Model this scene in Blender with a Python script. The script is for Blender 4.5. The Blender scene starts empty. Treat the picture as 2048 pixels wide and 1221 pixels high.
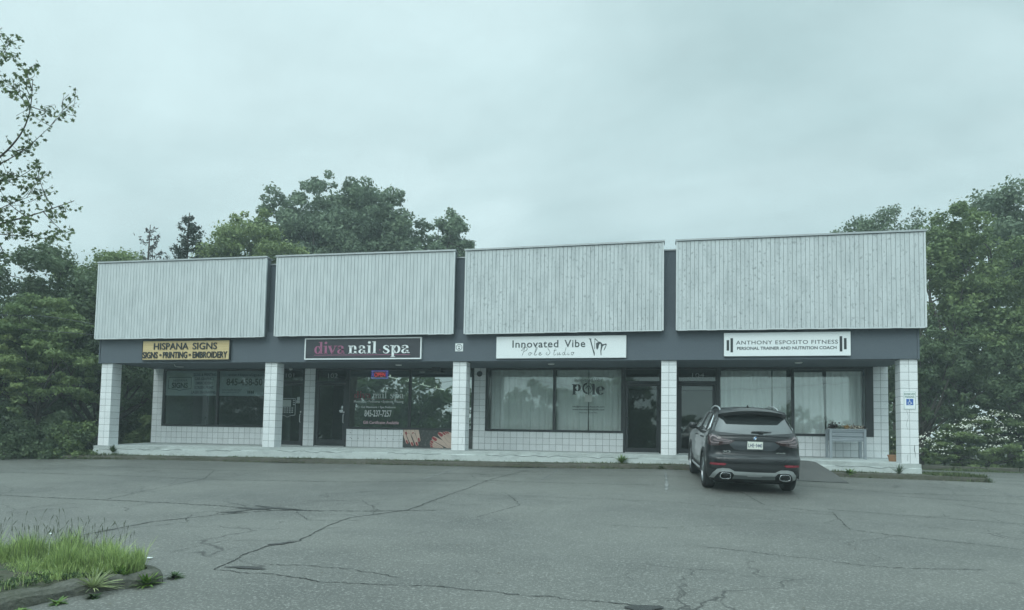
import bpy, bmesh, math, random
import numpy as np
from mathutils import Vector, Matrix

# ------------------------------------------------------------------ camera, light, exposure
scene = bpy.context.scene
COL = bpy.context.collection
CAM = Vector((2.198, -19.267, 0.383))
right = Vector((0.97837, 0.20606, 0.01810)); down = Vector((0.005058, 0.063643, -0.99796)); fwd = Vector((-0.206793, 0.976467, 0.061224))
cd = bpy.data.cameras.new('camera'); cam = bpy.data.objects.new('camera', cd); COL.objects.link(cam)
m = Matrix((right, -down, -fwd)).transposed().to_4x4(); m.translation = CAM
cam.matrix_world = m
cd.sensor_fit = 'HORIZONTAL'; cd.sensor_width = 36; cd.lens = 36 * 1413 / 2048
cd.shift_y = 181.7 / 2048; cd.clip_start = .1; cd.clip_end = 1500
scene.camera = cam

VEIL_HAZE = .0026
SUN_EL, SUN_AZ = math.radians(40), math.radians(200)     # behind the photographer, veiled by the cloud
world = bpy.data.worlds.new('World'); scene.world = world; world.use_nodes = True
nt = world.node_tree; N = nt.nodes; L = nt.links
bg = N['Background']
sky = N.new('ShaderNodeTexSky'); sky.sky_type = 'NISHITA'; sky.sun_disc = False
sky.sun_elevation = SUN_EL; sky.sun_rotation = SUN_AZ
tc = N.new('ShaderNodeTexCoord'); sp = N.new('ShaderNodeSeparateXYZ'); L.new(tc.outputs['Generated'], sp.inputs[0])
def wm(op, a, b=None, c=None):
    n = N.new('ShaderNodeMath'); n.operation = op
    for i, q in enumerate((a, b, c)):
        if q is None: continue
        if isinstance(q, (int, float)): n.inputs[i].default_value = q
        else: L.new(q, n.inputs[i])
    return n.outputs[0]
zz = wm('ADD', wm('MAXIMUM', sp.outputs['Z'], 0.0), .38)
cb = N.new('ShaderNodeCombineXYZ'); L.new(wm('DIVIDE', sp.outputs['X'], zz), cb.inputs[0]); L.new(wm('DIVIDE', sp.outputs['Y'], zz), cb.inputs[1])
mp = N.new('ShaderNodeMapping'); mp.inputs['Rotation'].default_value = (0, 0, .75); mp.inputs['Scale'].default_value = (1.0, 1.5, 1); L.new(cb.outputs[0], mp.inputs[0])
n1 = N.new('ShaderNodeTexNoise'); n1.inputs['Scale'].default_value = 1.25; n1.inputs['Detail'].default_value = 7; n1.inputs['Roughness'].default_value = .48; n1.inputs['Distortion'].default_value = .5
L.new(mp.outputs[0], n1.inputs['Vector'])
cr = N.new('ShaderNodeValToRGB'); cr.color_ramp.elements[0].position = .36; cr.color_ramp.elements[1].position = .62
cr.color_ramp.elements[0].color = (.425, .580, .600, 1); cr.color_ramp.elements[1].color = (.630, .800, .825, 1)
L.new(n1.outputs['Fac'], cr.inputs[0])
n2 = N.new('ShaderNodeTexNoise'); n2.inputs['Scale'].default_value = 3.6; n2.inputs['Detail'].default_value = 5; n2.inputs['Roughness'].default_value = .6
L.new(mp.outputs[0], n2.inputs['Vector'])
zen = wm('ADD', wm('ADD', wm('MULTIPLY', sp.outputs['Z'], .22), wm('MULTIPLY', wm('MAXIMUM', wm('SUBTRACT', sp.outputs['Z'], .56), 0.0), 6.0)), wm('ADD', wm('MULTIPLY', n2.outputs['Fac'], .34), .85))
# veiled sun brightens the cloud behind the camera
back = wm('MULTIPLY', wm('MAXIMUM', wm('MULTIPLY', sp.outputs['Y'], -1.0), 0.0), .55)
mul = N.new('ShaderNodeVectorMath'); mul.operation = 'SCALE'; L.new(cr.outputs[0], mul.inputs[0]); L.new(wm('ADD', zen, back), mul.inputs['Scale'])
sk = N.new('ShaderNodeVectorMath'); sk.operation = 'SCALE'; L.new(sky.outputs[0], sk.inputs[0]); sk.inputs['Scale'].default_value = .006
ad = N.new('ShaderNodeVectorMath'); ad.operation = 'ADD'; L.new(mul.outputs[0], ad.inputs[0]); L.new(sk.outputs[0], ad.inputs[1])
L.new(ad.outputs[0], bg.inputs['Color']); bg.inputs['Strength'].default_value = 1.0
sd = bpy.data.lights.new('sun', 'SUN'); so = bpy.data.objects.new('sun', sd); COL.objects.link(so)
sd.energy = 1.45; sd.angle = math.radians(40); sd.color = (.93, 1.0, .97)
dirv = Vector((math.sin(SUN_AZ) * math.cos(SUN_EL), math.cos(SUN_AZ) * math.cos(SUN_EL), math.sin(SUN_EL)))
so.rotation_euler = dirv.to_track_quat('Z', 'Y').to_euler()
vs = scene.view_settings; vs.view_transform = 'Standard'; vs.look = 'None'; vs.exposure = 0; vs.gamma = 1; vs.use_curve_mapping = False
scene.cycles.max_bounces = 8; scene.cycles.transparent_max_bounces = 12; scene.cycles.volume_bounces = 0
scene.cycles.use_denoising = True

# ------------------------------------------------------------------ materials
MATS = {}
def M(name, col, rough=.6, metal=0, coat=0, spec=.5, n=None, n2=None, bump=None, tint=0, trans=0, emit=0, rn=None, sp=None):
    """col base; n=(scale xyz, amount, dark colour) broad variation, n2 the same finer; bump=(scale, strength)"""
    if name in MATS: return MATS[name]
    mt = bpy.data.materials.new(name); mt.use_nodes = True; MATS[name] = mt
    t = mt.node_tree; b = t.nodes['Principled BSDF']; lk = t.links
    b.inputs['Roughness'].default_value = rough; b.inputs['Metallic'].default_value = metal
    b.inputs['Specular IOR Level'].default_value = spec
    if coat: b.inputs['Coat Weight'].default_value = coat; b.inputs['Coat Roughness'].default_value = .04
    c4 = tuple(col) + (1,); b.inputs['Base Color'].default_value = c4
    out = None
    co = t.nodes.new('ShaderNodeTexCoord')
    for q in (n, n2):
        if not q: continue
        sc, amt, dk = q[0], q[1], q[2]; lo, hi = (q[3], q[4]) if len(q) > 4 else (.35, .65)
        mpn = t.nodes.new('ShaderNodeMapping'); mpn.inputs['Scale'].default_value = sc if isinstance(sc, tuple) else (sc,) * 3
        lk.new(co.outputs['Object'], mpn.inputs[0])
        nz = t.nodes.new('ShaderNodeTexNoise'); nz.inputs['Scale'].default_value = 1; nz.inputs['Detail'].default_value = 6; nz.inputs['Roughness'].default_value = .6
        lk.new(mpn.outputs[0], nz.inputs['Vector'])
        mr = t.nodes.new('ShaderNodeMapRange'); mr.inputs[1].default_value = lo; mr.inputs[2].default_value = hi; mr.inputs[3].default_value = 0; mr.inputs[4].default_value = amt
        lk.new(nz.outputs['Fac'], mr.inputs[0])
        mx = t.nodes.new('ShaderNodeMix'); mx.data_type = 'RGBA'; lk.new(mr.outputs[0], mx.inputs[0])
        if out is None: mx.inputs[6].default_value = c4
        else: lk.new(out, mx.inputs[6])
        mx.inputs[7].default_value = tuple(dk) + (1,)
        out = mx.outputs[2]
    if tint:
        at = t.nodes.new('ShaderNodeAttribute'); at.attribute_name = 'tint'
        hv = t.nodes.new('ShaderNodeHueSaturation')
        mr = t.nodes.new('ShaderNodeMapRange'); mr.inputs[1].default_value = 0; mr.inputs[2].default_value = 1; mr.inputs[3].default_value = 1 - tint; mr.inputs[4].default_value = 1 + tint
        lk.new(at.outputs['Fac'], mr.inputs[0]); lk.new(mr.outputs[0], hv.inputs['Value'])
        mh = t.nodes.new('ShaderNodeMapRange'); mh.inputs[1].default_value = 0; mh.inputs[2].default_value = 1; mh.inputs[3].default_value = .5 + tint * .03; mh.inputs[4].default_value = .5 - tint * .05
        lk.new(at.outputs['Fac'], mh.inputs[0])
        if trans: lk.new(mh.outputs[0], hv.inputs['Hue'])
        if out is None: hv.inputs['Color'].default_value = c4
        else: lk.new(out, hv.inputs['Color'])
        out = hv.outputs[0]
    if out is not None: lk.new(out, b.inputs['Base Color'])
    if rn:
        mpn = t.nodes.new('ShaderNodeTexNoise'); mpn.inputs['Scale'].default_value = rn[0]; mpn.inputs['Detail'].default_value = 4; lk.new(co.outputs['Object'], mpn.inputs['Vector'])
        mr = t.nodes.new('ShaderNodeMapRange'); mr.inputs[1].default_value = .3; mr.inputs[2].default_value = .7; mr.inputs[3].default_value = rn[1]; mr.inputs[4].default_value = rn[2]
        lk.new(mpn.outputs['Fac'], mr.inputs[0]); lk.new(mr.outputs[0], b.inputs['Roughness'])
    if bump:
        nz = t.nodes.new('ShaderNodeTexNoise'); nz.inputs['Scale'].default_value = bump[0]; nz.inputs['Detail'].default_value = 5; lk.new(co.outputs['Object'], nz.inputs['Vector'])
        bp = t.nodes.new('ShaderNodeBump'); bp.inputs['Strength'].default_value = bump[1]; bp.inputs['Distance'].default_value = bump[2] if len(bump) > 2 else .02
        lk.new(nz.outputs['Fac'], bp.inputs['Height']); lk.new(bp.outputs[0], b.inputs['Normal'])
    if emit: b.inputs['Emission Color'].default_value = c4; b.inputs['Emission Strength'].default_value = emit
    if trans:
        tr = t.nodes.new('ShaderNodeBsdfTranslucent'); ms = t.nodes.new('ShaderNodeMixShader'); ms.inputs[0].default_value = trans
        if out is not None: lk.new(out, tr.inputs[0])
        else: tr.inputs[0].default_value = c4
        lk.new(b.outputs[0], ms.inputs[1]); lk.new(tr.outputs[0], ms.inputs[2]); lk.new(ms.outputs[0], t.nodes['Material Output'].inputs[0])
    return mt

def glass(name, tintc, refl, fres=.9):
    mt = bpy.data.materials.new(name); mt.use_nodes = True; t = mt.node_tree; t.nodes.remove(t.nodes['Principled BSDF'])
    a = t.nodes.new('ShaderNodeBsdfTransparent'); a.inputs[0].default_value = tuple(tintc) + (1,)
    g = t.nodes.new('ShaderNodeBsdfGlossy'); g.inputs['Roughness'].default_value = .012; g.inputs[0].default_value = (.92, 1, .98, 1)
    co = t.nodes.new('ShaderNodeTexCoord'); nz = t.nodes.new('ShaderNodeTexNoise'); nz.inputs['Scale'].default_value = .7; t.links.new(co.outputs['Object'], nz.inputs['Vector'])
    bp = t.nodes.new('ShaderNodeBump'); bp.inputs['Strength'].default_value = .05; bp.inputs['Distance'].default_value = .05; t.links.new(nz.outputs['Fac'], bp.inputs['Height']); t.links.new(bp.outputs[0], g.inputs['Normal'])
    lw = t.nodes.new('ShaderNodeFresnel'); lw.inputs[0].default_value = 1.45
    mr = t.nodes.new('ShaderNodeMapRange'); mr.inputs[1].default_value = 0; mr.inputs[2].default_value = 1; mr.inputs[3].default_value = refl; mr.inputs[4].default_value = fres
    t.links.new(lw.outputs[0], mr.inputs[0])
    ms = t.nodes.new('ShaderNodeMixShader'); t.links.new(mr.outputs[0], ms.inputs[0]); t.links.new(a.outputs[0], ms.inputs[1]); t.links.new(g.outputs[0], ms.inputs[2])
    t.links.new(ms.outputs[0], t.nodes['Material Output'].inputs[0]); return mt

# ------------------------------------------------------------------ helpers
OFF = {}
def tag(o, label=None, cat=None, group=None, kind=None):
    if label: o['label'] = label
    if cat: o['category'] = cat
    if group: o['group'] = group
    if kind: o['kind'] = kind
    return o
def empty(name, loc, label, cat, group=None, rot=None):
    o = bpy.data.objects.new(name, None); o.empty_display_size = .2; COL.objects.link(o); o.location = loc
    if rot is not None: o.rotation_euler = rot
    OFF[o.name] = Vector(loc); return tag(o, label, cat, group)

class MB:
    def __init__(s): s.v = []; s.f = []; s.m = []; s.t = []; s.mi = 0; s.ti = .5
    def add(s, vs, fs):
        k = len(s.v); s.v += [tuple(q) for q in vs]
        for f in fs: s.f.append(tuple(i + k for i in f)); s.m.append(s.mi); s.t.append(s.ti)
        return s
    def box(s, x0, x1, y0, y1, z0, z1):
        return s.add([(x0, y0, z0), (x1, y0, z0), (x1, y1, z0), (x0, y1, z0), (x0, y0, z1), (x1, y0, z1), (x1, y1, z1), (x0, y1, z1)],
                     [(0, 3, 2, 1), (4, 5, 6, 7), (0, 1, 5, 4), (1, 2, 6, 5), (2, 3, 7, 6), (3, 0, 4, 7)])
    def bev(s, x0, x1, y0, y1, z0, z1, b):
        """box whose -y face is chamfered by b (blocks, boards)"""
        return s.add([(x0, y0 + b, z0), (x1, y0 + b, z0), (x1, y1, z0), (x0, y1, z0), (x0, y0 + b, z1), (x1, y0 + b, z1), (x1, y1, z1), (x0, y1, z1),
                      (x0 + b, y0, z0 + b), (x1 - b, y0, z0 + b), (x1 - b, y0, z1 - b), (x0 + b, y0, z1 - b)],
                     [(0, 3, 2, 1), (4, 5, 6, 7), (1, 2, 6, 5), (2, 3, 7, 6), (3, 0, 4, 7), (8, 9, 10, 11), (0, 1, 9, 8), (1, 5, 10, 9), (5, 4, 11, 10), (4, 0, 8, 11)])
    def quad(s, a, b, c, d): return s.add([a, b, c, d], [(0, 1, 2, 3)])
    def prism(s, poly, y0, y1):
        """polygon in x,z extruded along y"""
        n = len(poly); A = sum(poly[i][0] * poly[(i + 1) % n][1] - poly[(i + 1) % n][0] * poly[i][1] for i in range(n))
        if A < 0: poly = poly[::-1]
        return s.add([(x, y0, z) for x, z in poly] + [(x, y1, z) for x, z in poly],
                     [tuple(range(n)), tuple(range(2 * n - 1, n - 1, -1))] + [((i + 1) % n, i, i + n, (i + 1) % n + n) for i in range(n)])
    def tube(s, pts, r, k=8, cap=True, sx=1):
        pts = [Vector(p) for p in pts]; n = len(pts); rs = r if hasattr(r, '__len__') else [r] * n
        V = []; up0 = None
        for i, p in enumerate(pts):
            d = (pts[min(i + 1, n - 1)] - pts[max(i - 1, 0)])
            d = d.normalized() if d.length > 1e-9 else Vector((0, 0, 1))
            a = d.cross(Vector((0, 0, 1)) if abs(d.z) < .9 else Vector((1, 0, 0))).normalized()
            if up0 is not None:
                a = (up0 - d * up0.dot(d)).normalized() if (up0 - d * up0.dot(d)).length > 1e-6 else a
            up0 = a; b = d.cross(a)
            for j in range(k):
                t = 2 * math.pi * j / k; V.append(p + (a * math.cos(t) * sx + b * math.sin(t)) * rs[i])
        F = [(i * k + j, i * k + (j + 1) % k, (i + 1) * k + (j + 1) % k, (i + 1) * k + j) for i in range(n - 1) for j in range(k)]
        if cap: F += [tuple(range(k - 1, -1, -1)), tuple(range((n - 1) * k, n * k))]
        return s.add(V, F)
    def lathe(s, prof, c=(0, 0, 0), axis='z', k=24):
        V = []
        for r, h in prof:
            for j in range(k):
                t = 2 * math.pi * j / k
                q = (r * math.cos(t), r * math.sin(t), h)
                if axis == 'x': q = (h, q[0], q[1])
                if axis == 'y': q = (q[0], h, q[1])
                V.append((q[0] + c[0], q[1] + c[1], q[2] + c[2]))
        n = len(prof)
        F = [(i * k + j, i * k + (j + 1) % k, (i + 1) * k + (j + 1) % k, (i + 1) * k + j) for i in range(n - 1) for j in range(k)]
        return s.add(V, F)
    def build(s, name, mat, parent=None, loc=None, smooth=False, label=None):
        off = Vector((0, 0, 0))
        if parent is not None: off = OFF.get(parent.name, off)
        elif loc is not None: off = Vector(loc)
        me = bpy.data.meshes.new(name); me.from_pydata([tuple(Vector(v) - off) for v in s.v], [], s.f)
        for q in (mat if isinstance(mat, (list, tuple)) else [mat]): me.materials.append(q)
        if any(s.m): me.polygons.foreach_set('material_index', s.m)
        a = me.attributes.new('tint', 'FLOAT', 'FACE'); a.data.foreach_set('value', s.t)
        if smooth: me.polygons.foreach_set('use_smooth', [True] * len(me.polygons))
        me.update()
        bm = bmesh.new(); bm.from_mesh(me); bmesh.ops.recalc_face_normals(bm, faces=bm.faces); bm.to_mesh(me); bm.free()
        o = bpy.data.objects.new(name, me); COL.objects.link(o)
        if parent is not None: o.parent = parent; OFF[o.name] = off
        else: o.location = off; OFF[o.name] = off
        if label: o['label'] = label
        return o

def gz(u, v):
    c = float(np.interp(u, [-60, -22, -14, -8, -2, 2.5, 7.4, 12, 30, 60], [-.9, -.58, -.45, -.41, -.37, -.32, -.41, -.47, -.62, -.9]))
    return c + .054 * min(v + .6, 0) if v > -22 else c + .054 * (-21.4)

def catmull(P, n=6, closed=False):
    P = [tuple(p) for p in P]; out = []; L_ = len(P)
    rng = range(L_ if closed else L_ - 1)
    for i in rng:
        g = (lambda k: P[k % L_]) if closed else (lambda k: P[min(max(k, 0), L_ - 1)])
        a, b, c, d = map(np.array, (g(i - 1), g(i), g(i + 1), g(i + 2)))
        for j in range(n):
            t = j / n; out.append(tuple(.5 * ((2 * b) + (-a + c) * t + (2 * a - 5 * b + 4 * c - d) * t * t + (-a + 3 * b - 3 * c + d) * t ** 3)))
    if not closed: out.append(P[-1])
    return out

def text_mesh(mb, s, u0, u1, z0, z1, v, depth=.004, bold=0, sx=None, fit=True, align='C'):
    """lettering in the plane y=v, facing -y, fitted to the box u0..u1, z0..z1"""
    c = bpy.data.curves.new('t', 'FONT'); c.body = s; c.size = 1; c.offset = bold; c.resolution_u = 3
    if sx: c.space_character = sx
    o = bpy.data.objects.new('t', c)
    me = bpy.data.meshes.new_from_object(o)
    V = np.array([q.co[:2] for q in me.vertices]); F = [tuple(p.vertices) for p in me.polygons]
    lo = V.min(0); hi = V.max(0); W = hi - lo
    kx = (u1 - u0) / W[0]; kz = (z1 - z0) / W[1]
    if not fit: kx = kz = min(kx, kz)
    V = (V - lo) * [kx, kz]
    V = V + [u0 + ((u1 - u0) - W[0] * kx) / 2, z0]
    n = len(V)
    E = {}
    for f in F:
        for i in range(len(f)):
            a, b = f[i], f[(i + 1) % len(f)]; E[(a, b)] = 1
    rim = [(a, b) for (a, b) in E if (b, a) not in E]
    mb.add([(x, v - depth, z) for x, z in V] + [(x, v, z) for x, z in V], [f for f in F] + [(b, a, a + n, b + n) for a, b in rim])
    bpy.data.objects.remove(o); bpy.data.curves.remove(c); bpy.data.meshes.remove(me)
    return mb

def ribbon(mb, P, W, v, T, n=6, depth=.004, smooth=True):
    """flat pen stroke through 2-D points P with widths W, T maps glyph units to (u, z)"""
    if not hasattr(W, '__len__'): W = [W] * len(P)
    Q = catmull([(p[0], p[1], w) for p, w in zip(P, W)], n) if (smooth and len(P) > 2) else [(p[0], p[1], w) for p, w in zip(P, W)]
    Lf, Rt = [], []
    for i, (x, y, w) in enumerate(Q):
        a = Q[max(i - 1, 0)]; b = Q[min(i + 1, len(Q) - 1)]; dx, dy = b[0] - a[0], b[1] - a[1]; d = math.hypot(dx, dy) or 1
        nx, ny = -dy / d * w / 2, dx / d * w / 2
        Lf.append(T(x + nx, y + ny)); Rt.append(T(x - nx, y - ny))
    k = len(Q); V = [(a[0], v - depth, a[1]) for a in Lf] + [(a[0], v - depth, a[1]) for a in Rt]
    mb.add(V, [(i, i + 1, k + i + 1, k + i) for i in range(k - 1)])
def pen(P, thick, thin):
    """didone contrast: upright strokes thick, level strokes thin"""
    Q = catmull(P, 5); W = []
    for i in range(len(Q)):
        a = Q[max(i - 1, 0)]; b = Q[min(i + 1, len(Q) - 1)]; dx, dy = b[0] - a[0], b[1] - a[1]; d = math.hypot(dx, dy) or 1
        W.append(thin + (thick - thin) * abs(dy / d) ** 2)
    return Q, W
def ell(cx, cy, rx, ry, a0=0, a1=360, n=20):
    return [(cx + rx * math.cos(math.radians(a0 + (a1 - a0) * i / n)), cy + ry * math.sin(math.radians(a0 + (a1 - a0) * i / n))) for i in range(n + 1)]
def serif_glyph(mb, g, T, v, K=.25, t=.06):
    def stem(x, a, b, w=K): ribbon(mb, [(x, a), (x, b)], w, v, T, smooth=False)
    def ser(a, b, y): ribbon(mb, [(a, y), (b, y)], .075, v, T, smooth=False)
    def cur(P, k=K, th=t):
        Q, W = pen(P, k, th); ribbon(mb, Q, W, v, T, smooth=False)
    def flag(x, y): ribbon(mb, [(x - .2, y - .06), (x, y - .03)], .08, v, T, smooth=False)
    def dot(x, y, r): mb.add([(T(x + r * math.cos(q * .3927), y + r * math.sin(q * .3927))[0], v - .004, T(x + r * math.cos(q * .3927), y + r * math.sin(q * .3927))[1]) for q in range(16)], [tuple(range(16))])
    if g == 'i': stem(.26, 0, 1); ser(.04, .48, .035); flag(.2, 1); dot(.26, 1.36, .16); return .56
    if g == 'l': stem(.26, 0, 1.5); ser(.04, .48, .035); flag(.2, 1.5); return .56
    if g == 'n':
        stem(.26, 0, .98); ser(.04, .48, .035); flag(.2, 1)
        cur([(.3, .72), (.45, .92), (.62, .96), (.74, .82), (.78, .6), (.78, .3)], K, .07); stem(.78, 0, .5); ser(.56, 1.0, .035); return 1.06
    if g == 'd': cur(ell(.42, .48, .27, .45, 20, 340), K * .95, .07); stem(.78, .03, 1.5); flag(.7, 1.5); ser(.76, 1.0, .035); return 1.06
    if g == 'p': cur(ell(.64, .5, .27, .45, 160, -160), K * .95, .07); stem(.28, -.45, .98); flag(.2, 1); ser(.06, .52, -.44); return 1.06
    if g == 'a':
        cur([(.2, .74), (.24, .9), (.42, .97), (.6, .88), (.65, .68), (.65, .4)], K, .07); stem(.65, .12, .62); dot(.2, .76, .12)
        cur([(.62, .56), (.36, .5), (.19, .3), (.24, .1), (.38, .03), (.55, .12), (.64, .25)], K * .95, .07); cur([(.66, .14), (.76, .04), (.92, .08)], .09, .07); return .96
    if g == 'v': ribbon(mb, [(.1, .97), (.47, .0)], K * 1.05, v, T, smooth=False); ribbon(mb, [(.44, .0), (.78, .97)], .09, v, T, smooth=False); ser(-.04, .4, .965); ser(.6, .98, .965); return .94
    if g == 's':
        P = [(.62, .72), (.6, .86), (.42, .97), (.22, .9), (.17, .72), (.32, .57), (.52, .44), (.62, .26), (.52, .08), (.34, .02), (.16, .1), (.1, .28)]
        ribbon(mb, P, [.07, .07, .08, .16, .22, .24, .24, .22, .14, .08, .07, .07], v, T); return .78
    if g == 'o': cur(ell(.48, .48, .3, .45, 0, 360), K, .07); return .98
    if g == 'e': cur(ell(.48, .48, .3, .45, -40, -345, 24), K, .07); ribbon(mb, [(.2, .52), (.76, .52)], .07, v, T, smooth=False); return .92
    return .4
def serif_text(mb, s, u0, u1, zb, xh, v, K=.25, dotmat=None):
    """s set between u0 and u1 with baseline zb and x-height xh"""
    tmp = MB(); W = 0; adv = []
    for ch in s: adv.append(W); W += serif_glyph(tmp, ch, lambda x, y: (x, y), 0, K) if ch != '.' else .34
    k = (u1 - u0) / W
    for ch, a in zip(s, adv):
        if ch == '.': continue
        serif_glyph(mb, ch, lambda x, y, a=a: (u0 + (a + x) * k, zb + y * xh), v, K)
    return [u0 + a * k for a in adv]

# ------------------------------------------------------------------ the setting: ground
m_soil = M('grass_ground', (.035, .05, .02), .95, n=(.6, .8, (.06, .055, .035)), bump=(6, .6, .1))
m_asph = M('asphalt', (.124, .125, .113), .56, n=((.30, .42, 1), .85, (.070, .072, .067), .40, .66), n2=(38, .9, (.27, .27, .25), .52, .68), bump=(70, .9, .012), rn=(.6, .42, .68), spec=.5)
def crack_net(mt, scale, width, col, mask):
    """fine crazing: distorted cell edges, present only where a broad noise is high, plus damp stains"""
    t = mt.node_tree; b = t.nodes['Principled BSDF']; lk = t.links; src = b.inputs['Base Color'].links[0].from_socket
    co = t.nodes.new('ShaderNodeTexCoord'); nz = t.nodes.new('ShaderNodeTexNoise'); nz.inputs['Scale'].default_value = 1.6; nz.inputs['Detail'].default_value = 6; lk.new(co.outputs['Object'], nz.inputs['Vector'])
    ad_ = t.nodes.new('ShaderNodeVectorMath'); ad_.operation = 'MULTIPLY_ADD'; lk.new(nz.outputs['Color'], ad_.inputs[0]); ad_.inputs[1].default_value = (.9, .9, 0); lk.new(co.outputs['Object'], ad_.inputs[2])
    vo = t.nodes.new('ShaderNodeTexVoronoi'); vo.feature = 'DISTANCE_TO_EDGE'; vo.inputs['Scale'].default_value = scale; lk.new(ad_.outputs[0], vo.inputs['Vector'])
    mr = t.nodes.new('ShaderNodeMapRange'); mr.inputs[1].default_value = width * .4; mr.inputs[2].default_value = width; mr.inputs[3].default_value = 1; mr.inputs[4].default_value = 0; lk.new(vo.outputs['Distance'], mr.inputs[0])
    n3 = t.nodes.new('ShaderNodeTexNoise'); n3.inputs['Scale'].default_value = .33; n3.inputs['Detail'].default_value = 5; n3.inputs['Roughness'].default_value = .7; lk.new(co.outputs['Object'], n3.inputs['Vector'])
    m2 = t.nodes.new('ShaderNodeMapRange'); m2.inputs[1].default_value = mask; m2.inputs[2].default_value = mask + .06; lk.new(n3.outputs['Fac'], m2.inputs[0])
    mu = t.nodes.new('ShaderNodeMath'); mu.operation = 'MULTIPLY'; lk.new(mr.outputs[0], mu.inputs[0]); lk.new(m2.outputs[0], mu.inputs[1])
    mx = t.nodes.new('ShaderNodeMix'); mx.data_type = 'RGBA'; lk.new(mu.outputs[0], mx.inputs[0]); lk.new(src, mx.inputs[6]); mx.inputs[7].default_value = tuple(col) + (1,)
    lk.new(mx.outputs[2], b.inputs['Base Color'])
crack_net(m_asph, .55, .010, (.05, .05, .046), .53); crack_net(m_asph, 1.7, .022, (.06, .06, .055), .60)
m_asph_d = M('asphalt_damp', (.018, .019, .018), .5, n=(6, .5, (.04, .042, .04)), bump=(60, .6, .01), spec=.5)
m_crack = M('crack_shadow', (.03, .032, .03), .9)
m_conc = M('painted_concrete', (.50, .54, .53), .75, n=((2.2, 2.2, 5), .7, (.30, .33, .33), .5, .72), n2=(18, .5, (.36, .40, .38), .55, .7), bump=(9, .5, .02))
m_curb = M('old_kerb', (.095, .09, .075), .9, n=(2.5, .8, (.05, .055, .032)), n2=(22, .6, (.15, .14, .12), .58, .7), bump=(14, .8, .03))
m_dirt = M('dirt', (.060, .056, .040), .95, n=(3, .8, (.04, .052, .024)), n2=(30, .6, (.15, .14, .11), .58, .7), bump=(20, .8, .03))

def sheet(name, us, vs, zf, mat, kind='structure', cell=None):
    b = MB(); n = len(vs)
    b.v = [(u, v, zf(u, v)) for u in us for v in vs]
    for i in range(len(us) - 1):
        for j in range(n - 1):
            if cell and not cell((us[i] + us[i + 1]) / 2, (vs[j] + vs[j + 1]) / 2): continue
            b.f.append((i * n + j, (i + 1) * n + j, (i + 1) * n + j + 1, i * n + j + 1)); b.m.append(0); b.t.append(.5)
    return tag(b.build(name, mat, smooth=True), kind=kind)
def lin(a, b, s):
    n = max(1, int(round((b - a) / s))); return [a + (b - a) * i / n for i in range(n + 1)]
gu = [-500, -200, -100, -60] + lin(-50, 50, 2) + [60, 100, 200, 500]
gvs = [-500, -200, -100, -60, -40, -22.01] + lin(-22, 40, 2) + [60, 100, 200, 500]
sheet('ground', gu, gvs, lambda u, v: gz(max(min(u, 60), -60), v) - .03, m_soil)
rz = random.Random(5)
def rough(u, v): return gz(u, v) + .006 * math.sin(u * .9 + 1.3 * math.sin(v * .5)) + .005 * math.sin(v * 1.4 + u * .3)
sheet('parking_lot', lin(-60, 60, 1), lin(-24, -.58, .6), lambda u, v: rough(u, v) if v > -.9 or v < 90 else 0, m_asph)
sheet('driveway', [8.9, 9.4, 9.9] + lin(10.3, 60, 2), [-.579, .2, .8, 1.4] + lin(2, 10.3, 1), lambda u, v: rough(u, v) - .004, m_asph, cell=lambda u, v: not (u < 10.0 and v < 1.3))
sheet('street', lin(-60, 60, 4), lin(-38, -30, 2), lambda u, v: gz(u, v) - .01, m_asph)

def strip_on_ground(b, P, W, lift=.006, jit=0, seg=.15, rnd=None):
    """irregular ribbon lying on the asphalt"""
    Q = []
    for i in range(len(P) - 1):
        a, c = P[i], P[i + 1]; k = max(1, int(math.hypot(c[0] - a[0], c[1] - a[1]) / seg))
        for j in range(k): t = j / k; Q.append((a[0] + (c[0] - a[0]) * t, a[1] + (c[1] - a[1]) * t))
    Q.append(P[-1]); off = 0; R_ = []
    for q in Q:
        off = off * .75 + rnd.gauss(0, jit); R_.append((q[0] + off * .6, q[1] + off))
    V = []; n = len(R_)
    for i, q in enumerate(R_):
        a = R_[max(i - 1, 0)]; c = R_[min(i + 1, n - 1)]; dx, dy = c[0] - a[0], c[1] - a[1]; d = math.hypot(dx, dy) or 1
        w = W * rnd.uniform(.1, .8) * (.3 + .7 * min(1, min(i, n - 1 - i) / 4)) / 2
        for sg in (1, -1):
            x, y = q[0] - dy / d * w * sg, q[1] + dx / d * w * sg; V.append((x, y, rough(x, y) + lift))
    b.add(V, [(2 * i, 2 * i + 1, 2 * i + 3, 2 * i + 2) for i in range(n - 1)])
rc = random.Random(11)
b = MB()
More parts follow.
